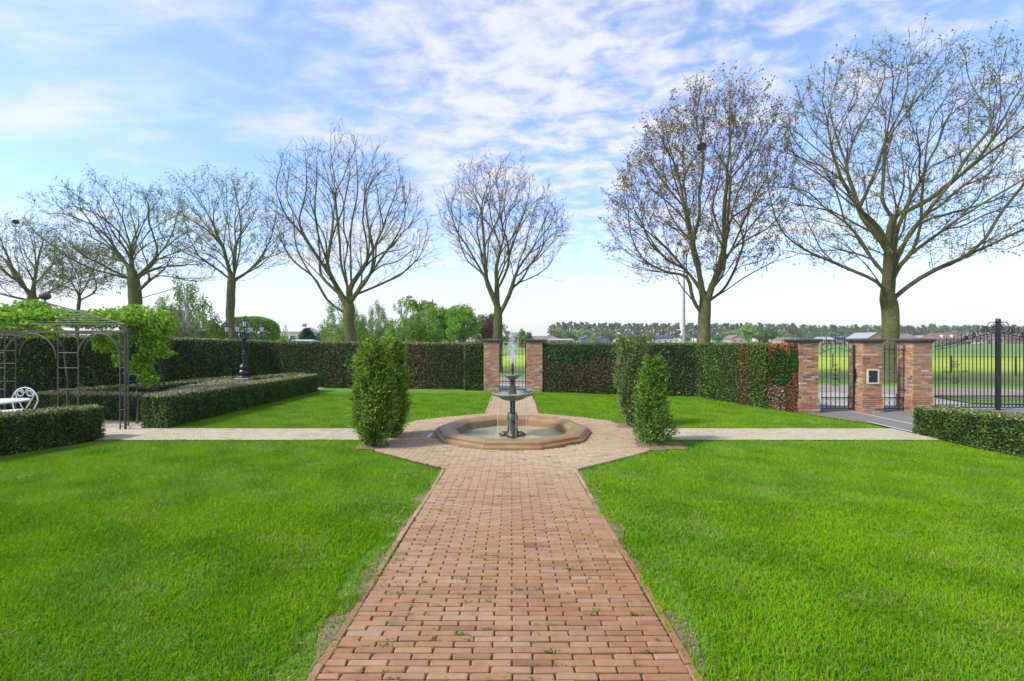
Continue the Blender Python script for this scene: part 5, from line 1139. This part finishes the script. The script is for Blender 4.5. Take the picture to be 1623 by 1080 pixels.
# far poplar row and woods: each tree its own object
GP = 'poplars in the far row'; k = 0
ONES = 'zeroth first second third fourth fifth sixth seventh eighth ninth tenth eleventh twelfth thirteenth fourteenth fifteenth sixteenth seventeenth eighteenth nineteenth'.split()
TENS = {2: 'twent', 3: 'thirt', 4: 'fort', 5: 'fift', 6: 'sixt', 7: 'sevent', 8: 'eight'}
def ordn(i): return ONES[i] if i < 20 else TENS[i // 10] + ('ieth' if i % 10 == 0 else 'y ' + ONES[i % 10])
def number(objs, fmt):
    for i, o in enumerate(sorted(objs, key=lambda o: o.location.x / o.location.y)): o['label'] = fmt % ordn(i + 1)
popl_o = []; wood_o = []; rnd_o = []
px = 872.0
while px < 1262:
    Yp = 420 + rng.uniform(-6, 6); yt = np.interp(px, [872, 885, 950, 1262], [515, 509, 511, 512]) + rng.uniform(-1.2, 1.2)
    if not (1077 < px < 1082): popl_o.append(pt('poplar', popl[k % 3], px, Yp, yt, 18, 'tall thin grey green poplar in the long row on the horizon', GP, wide=.93))
    k += 1; px += rng.uniform(5.2, 7.0)
GW = 'round trees in front of the horizon woods'; px = 1255.0
while px < 1700:
    wood_o.append(pt('woodland_tree', popl[k % 3] if k % 2 else rnd[3], px, 440 + rng.uniform(-15, 15), 514 + rng.uniform(-1.5, 2.0), 18 if k % 2 else 10, 'grey green tree in the woods along the right horizon', 'trees of the woods along the right horizon', wide=1.15 if k % 2 else .72)); k += 1; px += rng.uniform(7, 10)
for i in range(62):
    px = rng.uniform(866, 1640); Yp = rng.uniform(330, 400); yt = rng.uniform(522, 532)
    if px < 960: yt -= rng.uniform(1, 7)
    rnd_o.append(pt('woodland_tree', rnd[int(rng.integers(4))], px, Yp, yt, 10, 'rounded green tree low in front of the far row', GW, wide=rng.uniform(.9, 1.5)))
number(popl_o, '%s tall thin poplar from the left end of the long horizon row')
number(wood_o, '%s grey green tree from the left in the woods along the right horizon')
number(rnd_o, '%s from the left of the low round trees in front of the poplar row')
for (px, Yp, yt, dt, w_, lb) in ((941, 250, 528, rnd[2], .9, 'bright green round tree in front of the grey barns'), (1030, 300, 524, rnd[0], 1.1, 'olive round tree left of the black house'), (1187, 250, 511, rnd[2], 1.0, 'tall bright green tree behind the pink house'), (1203, 255, 516, rnd[1], 1.1, 'broad green tree right of the tall bright one'), (1226, 260, 517, rnd[1], 1.3, 'broad green tree beyond the beech hedge end'),
                         (1140, 280, 529, rnd[1], 1.5, 'dark green round tree between the hedge tree trunk and the pink house'), (1389, 330, 519, rnd[1], 1.3, 'green peak of a tree left of the largest trunk'), (1214, 200, 525, conif, .6, 'blue grey conifer among the bright trees'), (880, 220, 520, rnd[0], 1.2, 'grey green tree beside the low brown roof'), (902, 240, 524, rnd[3], 1.2, 'tree between the brown roof and the grey barns'), (1002, 300, 526, rnd[1], 1.4, 'hedge like dark green tree right of the barns')):
    pt('leafy_tree', dt, px, Yp, yt, 6 if dt is conif else 10, lb, GW, wide=w_)
# ------------------------------------------------------------------ far houses
M['roofred'] = mat('red_roof', (.20, .09, .065), .85, noise=(3, .2)); M['roofbrown'] = mat('brown_roof', (.20, .14, .12), .85, noise=(2, .2)); M['roofgrey'] = mat('grey_roof', (.32, .32, .33), .7, noise=(2, .15)); M['roofdark'] = mat('slate', (.05, .06, .08), .7, noise=(2, .2))
M['wallbrick'] = mat('brick_wall', (.30, .16, .11), .9, noise=(6, .2)); M['wallwhite'] = mat('white_wall', (.65, .64, .6), .8, noise=(2, .1)); M['wallpink'] = mat('pink_wall', (.42, .30, .25), .85, noise=(3, .15)); M['wallgrey'] = mat('grey_wall', (.11, .125, .17), .8, noise=(2, .15)); M['wallgreen'] = mat('green_wall', (.025, .09, .065), .7, noise=(2, .15)); M['wallorange'] = mat('orange_wall', (.42, .18, .09), .85)
def house(px0, px1, Y, ytop, wall_h, label, wm, rm, depth=8, rz=0, hip=0.0, chim=False, wins=3, door=True, gable_front=False, eave=.3, name='house', dormers=0):
    x0, x1 = PX(px0, Y), PX(px1, Y); w = x1 - x0; top = CH + (CY - ytop) / F * Y; cx = (x0 + x1) / 2
    g = empty(name, (cx, Y + depth / 2, 0), rz); tag(g, label, 'house' if name == 'house' else 'barn', 'houses across the fields'); h = w / 2; d = depth / 2
    b = MB(); b.box(-h, -d, 0, h, d, wall_h)
    if gable_front: b.add([(-h, -d, wall_h), (h, -d, wall_h), (0, -d, top - .15), (-h, d, wall_h), (h, d, wall_h), (0, d, top - .15)], [(0, 1, 2), (3, 5, 4), (0, 2, 5, 3), (1, 4, 5, 2)])
    elif hip == 0: b.add([(-h, -d, wall_h), (-h, d, wall_h), (-h, 0, top - .15), (h, -d, wall_h), (h, d, wall_h), (h, 0, top - .15)], [(0, 2, 1), (3, 4, 5), (0, 3, 5, 2), (1, 2, 5, 4)])
    b.build('wall', M[wm], g)
    e = eave; r = MB()
    if gable_front:
        for s in (-1, 1): r.add([(s * (h + e), -d - e, wall_h - e * .5), (s * (h + e), d + e, wall_h - e * .5), (0, d + e, top), (0, -d - e, top), (s * (h + e), -d - e, wall_h - e * .5 - .15), (s * (h + e), d + e, wall_h - e * .5 - .15), (0, d + e, top - .15), (0, -d - e, top - .15)], [(0, 1, 2, 3), (4, 7, 6, 5), (0, 3, 7, 4), (1, 5, 6, 2), (0, 4, 5, 1)])
    else:
        q = h * (1 - hip); zb = wall_h - .1
        r.add([(-h - e, -d - e, zb), (h + e, -d - e, zb), (h + e, d + e, zb), (-h - e, d + e, zb), (-q - (e if hip == 0 else 0), 0, top), (q + (e if hip == 0 else 0), 0, top)], [(0, 1, 5, 4), (2, 3, 4, 5), (1, 2, 5), (3, 0, 4), (3, 2, 1, 0)])
    ro = r.build('roof', M[rm], g)
    if chim: c = MB(); c.bev(h * .3, -.3, top - .6, h * .3 + .6, .3, top + .6, .05); c.build('chimney', M['wallbrick'], ro)
    nW = wins
    for i in range(nW):
        wx = -h + (i + .5) * w / nW
        if door and i == nW // 2:
            f = MB(); f.box(wx - .5, -d - .04, .0, wx + .5, -d - .002, min(2.1, wall_h * .85)); f.build('door', M['roofdark'], g); continue
        zb, zt = wall_h * .35, wall_h * .8; f = MB(); f.box(wx - .6, -d - .05, zb, wx + .6, -d - .002, zt); fo = f.build('window', M['white'], g); p_ = MB(); p_.box(wx - .5, -d - .07, zb + .1, wx + .5, -d - .051, zt - .1); p_.build('pane', M['pane'], fo)
    for i in range(dormers):
        wx = -h + (i + 1) * w / (dormers + 1); zc_ = wall_h + (top - wall_h) * .35; m_ = MB(); m_.box(wx - .7, -d * .85, zc_ - .6, wx + .7, -d * .3, zc_ + .6); m_.lathe([(.75, 0), (.6, .3), (.001, .5)], 12, wx, -d * .58, zc_ + .6); do = m_.build('dormer', M['white'], g); p_ = MB(); p_.box(wx - .45, -d * .85 - .04, zc_ - .4, wx + .45, -d * .85 - .002, zc_ + .4); p_.build('pane', M['pane'], do)
    return g
house(1033, 1076, 300, 538, 2.4, 'low white extension in front of the black roofed house', 'wallwhite', 'roofgrey', 5, hip=0.05, wins=5)
house(1041, 1067, 312, 531.5, 3.9, 'black house with white window frames in the far fields', 'wallgrey', 'roofdark', 8, hip=.12, chim=True, wins=3, door=False)
house(921, 944, 280, 533, 3.2, 'left one of the two blue grey barns', 'wallgrey', 'wallgrey', 14, wins=0, gable_front=True, name='barn')
house(944, 966, 284, 533.5, 3.2, 'right one of the two blue grey barns', 'wallgrey', 'wallgrey', 14, wins=0, gable_front=True, name='barn')
house(822, 888, 125, 532.5, 2.2, 'long low house with brown roof behind the small gate', 'wallbrick', 'roofbrown', 10, hip=.25, wins=6)
house(872, 908, 118, 537, 2.0, 'low shed with a blue wall right of the brown roofed house', 'wallbrick', 'roofgrey', 6, wins=2, door=False)
house(1159, 1180, 230, 531, 2.9, 'small pink house with a gable near the trunk of the coppery tree', 'wallpink', 'roofbrown', 9, gable_front=True, wins=2, door=False)
house(1238, 1262, 230, 535, 2.3, 'low pink brown roof above the beech hedge end', 'wallpink', 'roofbrown', 8, hip=.2, wins=2, door=False)
house(1303, 1325, 210, 534, 2.4, 'grey roofed bungalow seen above the narrow gate', 'wallbrick', 'roofgrey', 8, hip=.1, wins=3)
house(1325, 1345, 215, 533.5, 3.2, 'flat dark building right of the grey bungalow', 'wallgrey', 'roofdark', 8, hip=.03, wins=3, door=False)
house(1375, 1405, 190, 527, 3.0, 'orange walled barn with pale roof left of the largest trunk', 'wallorange', 'roofgrey', 12, gable_front=True, wins=2)
house(1424, 1460, 260, 529, 3.0, 'brown hipped roof house right of the largest trunk', 'wallbrick', 'roofbrown', 9, hip=.5, wins=3)
house(1460, 1480, 265, 532, 2.6, 'low grey roof house behind the last pillar', 'wallbrick', 'roofgrey', 9, hip=.1, wins=2)
house(1482, 1530, 240, 528, 2.7, 'red roofed house with two white dormers behind the driveway gate', 'wallbrick', 'roofred', 10, hip=.22, chim=True, wins=5, dormers=2)
house(1512, 1548, 262, 527.5, 3.0, 'dark grey roofed house right of the red roofed one', 'wallwhite', 'roofdark', 9, gable_front=False, wins=3)
house(1545, 1592, 245, 527, 2.8, 'long brown roofed house behind the gate post', 'wallpink', 'roofbrown', 10, hip=.15, wins=5)
house(1594, 1640, 255, 529, 2.8, 'red roofed house at the right edge', 'wallbrick', 'roofred', 10, hip=.2, wins=4)
house(243, 280, 70, 489, 4.0, 'brick gable house behind the drooping birch', 'wallbrick', 'roofbrown', 5, gable_front=True, wins=2, door=False, chim=False)
house(329, 349, 50, 530, 2.2, 'small brown shed above the tall hedge left of the lamp', 'wallbrick', 'roofbrown', 3, hip=.02, wins=0)
house(437, 473, 84, 517, 3.6, 'white roofed building left of the dark conifer', 'wallwhite', 'white', 10, hip=.05, chim=True, wins=2, door=False)
house(503, 552, 82, 513, 3.2, 'green walled barn with pale roof left of the large leafless tree', 'wallgreen', 'roofgrey', 14, gable_front=True, wins=0, name='barn')
house(592, 618, 66, 533, 1.9, 'small pink roof between the birches', 'wallpink', 'wallpink', 6, hip=.4, wins=0)
house(445, 482, 36, 538.5, 1.75, 'low white canopy roof just above the back hedge', 'wallwhite', 'white', 4, hip=.2, wins=0)
# ------------------------------------------------------------------ cars, horse, field fence
def car(px, Y, col, label):
    m = mat('car_paint', col, .3, coat=.5); g = empty('parked_car', (PX(px, Y), Y, 0)); tag(g, label, 'car', 'cars parked across the field')
    sec = [(-2.1, .35, .62), (-2.05, .3, .85), (-1.2, .28, .95), (1.1, .28, .98), (2.0, .3, .8), (2.15, .35, .55)]; V = []
    for x, z0, z1 in sec: V += [(x, -.82, z0), (x, .82, z0), (x, .78, z1), (x, -.78, z1)]
    Fs = [(0, 1, 2, 3), (20, 23, 22, 21)] + [(i * 4 + j, (i + 1) * 4 + j, (i + 1) * 4 + (j + 1) % 4, i * 4 + (j + 1) % 4) for i in range(5) for j in range(4)]
    b = MB(); b.add(V, Fs); b.build('body', m, g)
    b = MB(); b.add([(-1.5, -.76, .93), (1.2, -.76, .93), (1.2, .76, .93), (-1.5, .76, .93), (-.9, -.6, 1.42), (.6, -.6, 1.42), (.6, .6, 1.42), (-.9, .6, 1.42)], [(0, 3, 2, 1), (4, 5, 6, 7), (0, 1, 5, 4), (1, 2, 6, 5), (2, 3, 7, 6), (3, 0, 4, 7)]); b.build('cabin', M['pane'], g)
    for x in (-1.35, 1.35):
        for y in (-.8, .8): b = MB(); b.tube([(x, y - .1, .32), (x, y + .1, .32)], .32, 14); b.build('wheel', M['iron'], g)
car(1549, 225, (.55, .57, .6), 'silver car parked in front of the brown roofed houses, seen through the driveway gate')
car(1536, 228, (.06, .07, .09), 'dark car parked left of the silver one, seen through the driveway gate')
car(1139, 235, (.05, .07, .12), 'dark car just right of the trunk of the coppery tree')
def horse():
    g = empty('horse', (PX(1191, 120), 120, 0)); tag(g, 'brown horse standing in the field above the right hedge', 'horse')
    vs = [(0, 0, 1.15), (.5, 0, 1.12), (.85, 0, 1.18), (1.15, 0, 1.3), (1.45, 0, 1.32), (1.75, 0, 1.15), (-.45, 0, 1.17), (-.75, 0, 1.12), (-.95, 0, .8)]
    ed = [(0, 1), (1, 2), (2, 3), (3, 4), (4, 5), (0, 6), (6, 7), (7, 8)]; rd = [.34, .33, .27, .17, .14, .08, .32, .26, .05]
    for (x, y, top) in ((.7, .17, 2), (.7, -.17, 2), (-.7, .17, 7), (-.7, -.17, 7)):
        i = len(vs); front = x > 0
        vs += [(x, y, .85), (x + (.02 if front else .08), y, .48 if front else .55), (x - (0 if front else .06), y, .12), (x + .05, y, .0)]; rd += [.13, .07, .045, .06]; ed += [(top, i), (i, i + 1), (i + 1, i + 2), (i + 2, i + 3)]
    me = bpy.data.meshes.new('body'); me.from_pydata(vs, ed, []); o = bpy.data.objects.new('body', me); link(o, g); sk = o.modifiers.new('s', 'SKIN'); o.modifiers.new('u', 'SUBSURF').levels = 1
    for i, r in enumerate(rd): me.skin_vertices[0].data[i].radius = (r, r)
    me.skin_vertices[0].data[0].use_root = True; me.materials.append(mat('horse_coat', (.16, .07, .035), .7))
horse()
g = empty('field_fence', (22, 32, 0)); tag(g, 'wire fence on dark wooden posts along the flowering field', 'fence')
pts = [(PX(x, y), y) for x, y in ((1000, 46), (1120, 41), (1235, 36), (1320, 32), (1413, 29.5), (1508, 27), (1610, 25), (1720, 23.2))]
for (x, y) in pts: b = MB(); b.tube([(x - 22, y - 32, -.02), (x - 22, y - 32, .98)], [.045, .04], 8); b.build('post', M['twig'], g)
b = MB()
for z in (.3, .55, .8, .93): b.tube([(x - 22, y - 32 - .07, z) for x, y in pts], .008, 4)
b.build('wire', M['galv'], g)

# ------------------------------------------------------------------ haze
b = MB(); b.box(-1500, -60, -1.3, 1500, 1700, 30); hz_o = b.build('haze', mat('haze')); hz_o['kind'] = 'stuff'
hm = hz_o.data.materials[0]; nt = hm.node_tree; nt.nodes.clear(); ho = nt.nodes.new('ShaderNodeOutputMaterial'); hv = nt.nodes.new('ShaderNodeVolumePrincipled')
hv.inputs['Color'].default_value = (.93, .96, 1, 1); hv.inputs['Density'].default_value = .0003; hv.inputs['Anisotropy'].default_value = .2; nt.links.new(hv.outputs[0], ho.inputs['Volume'])
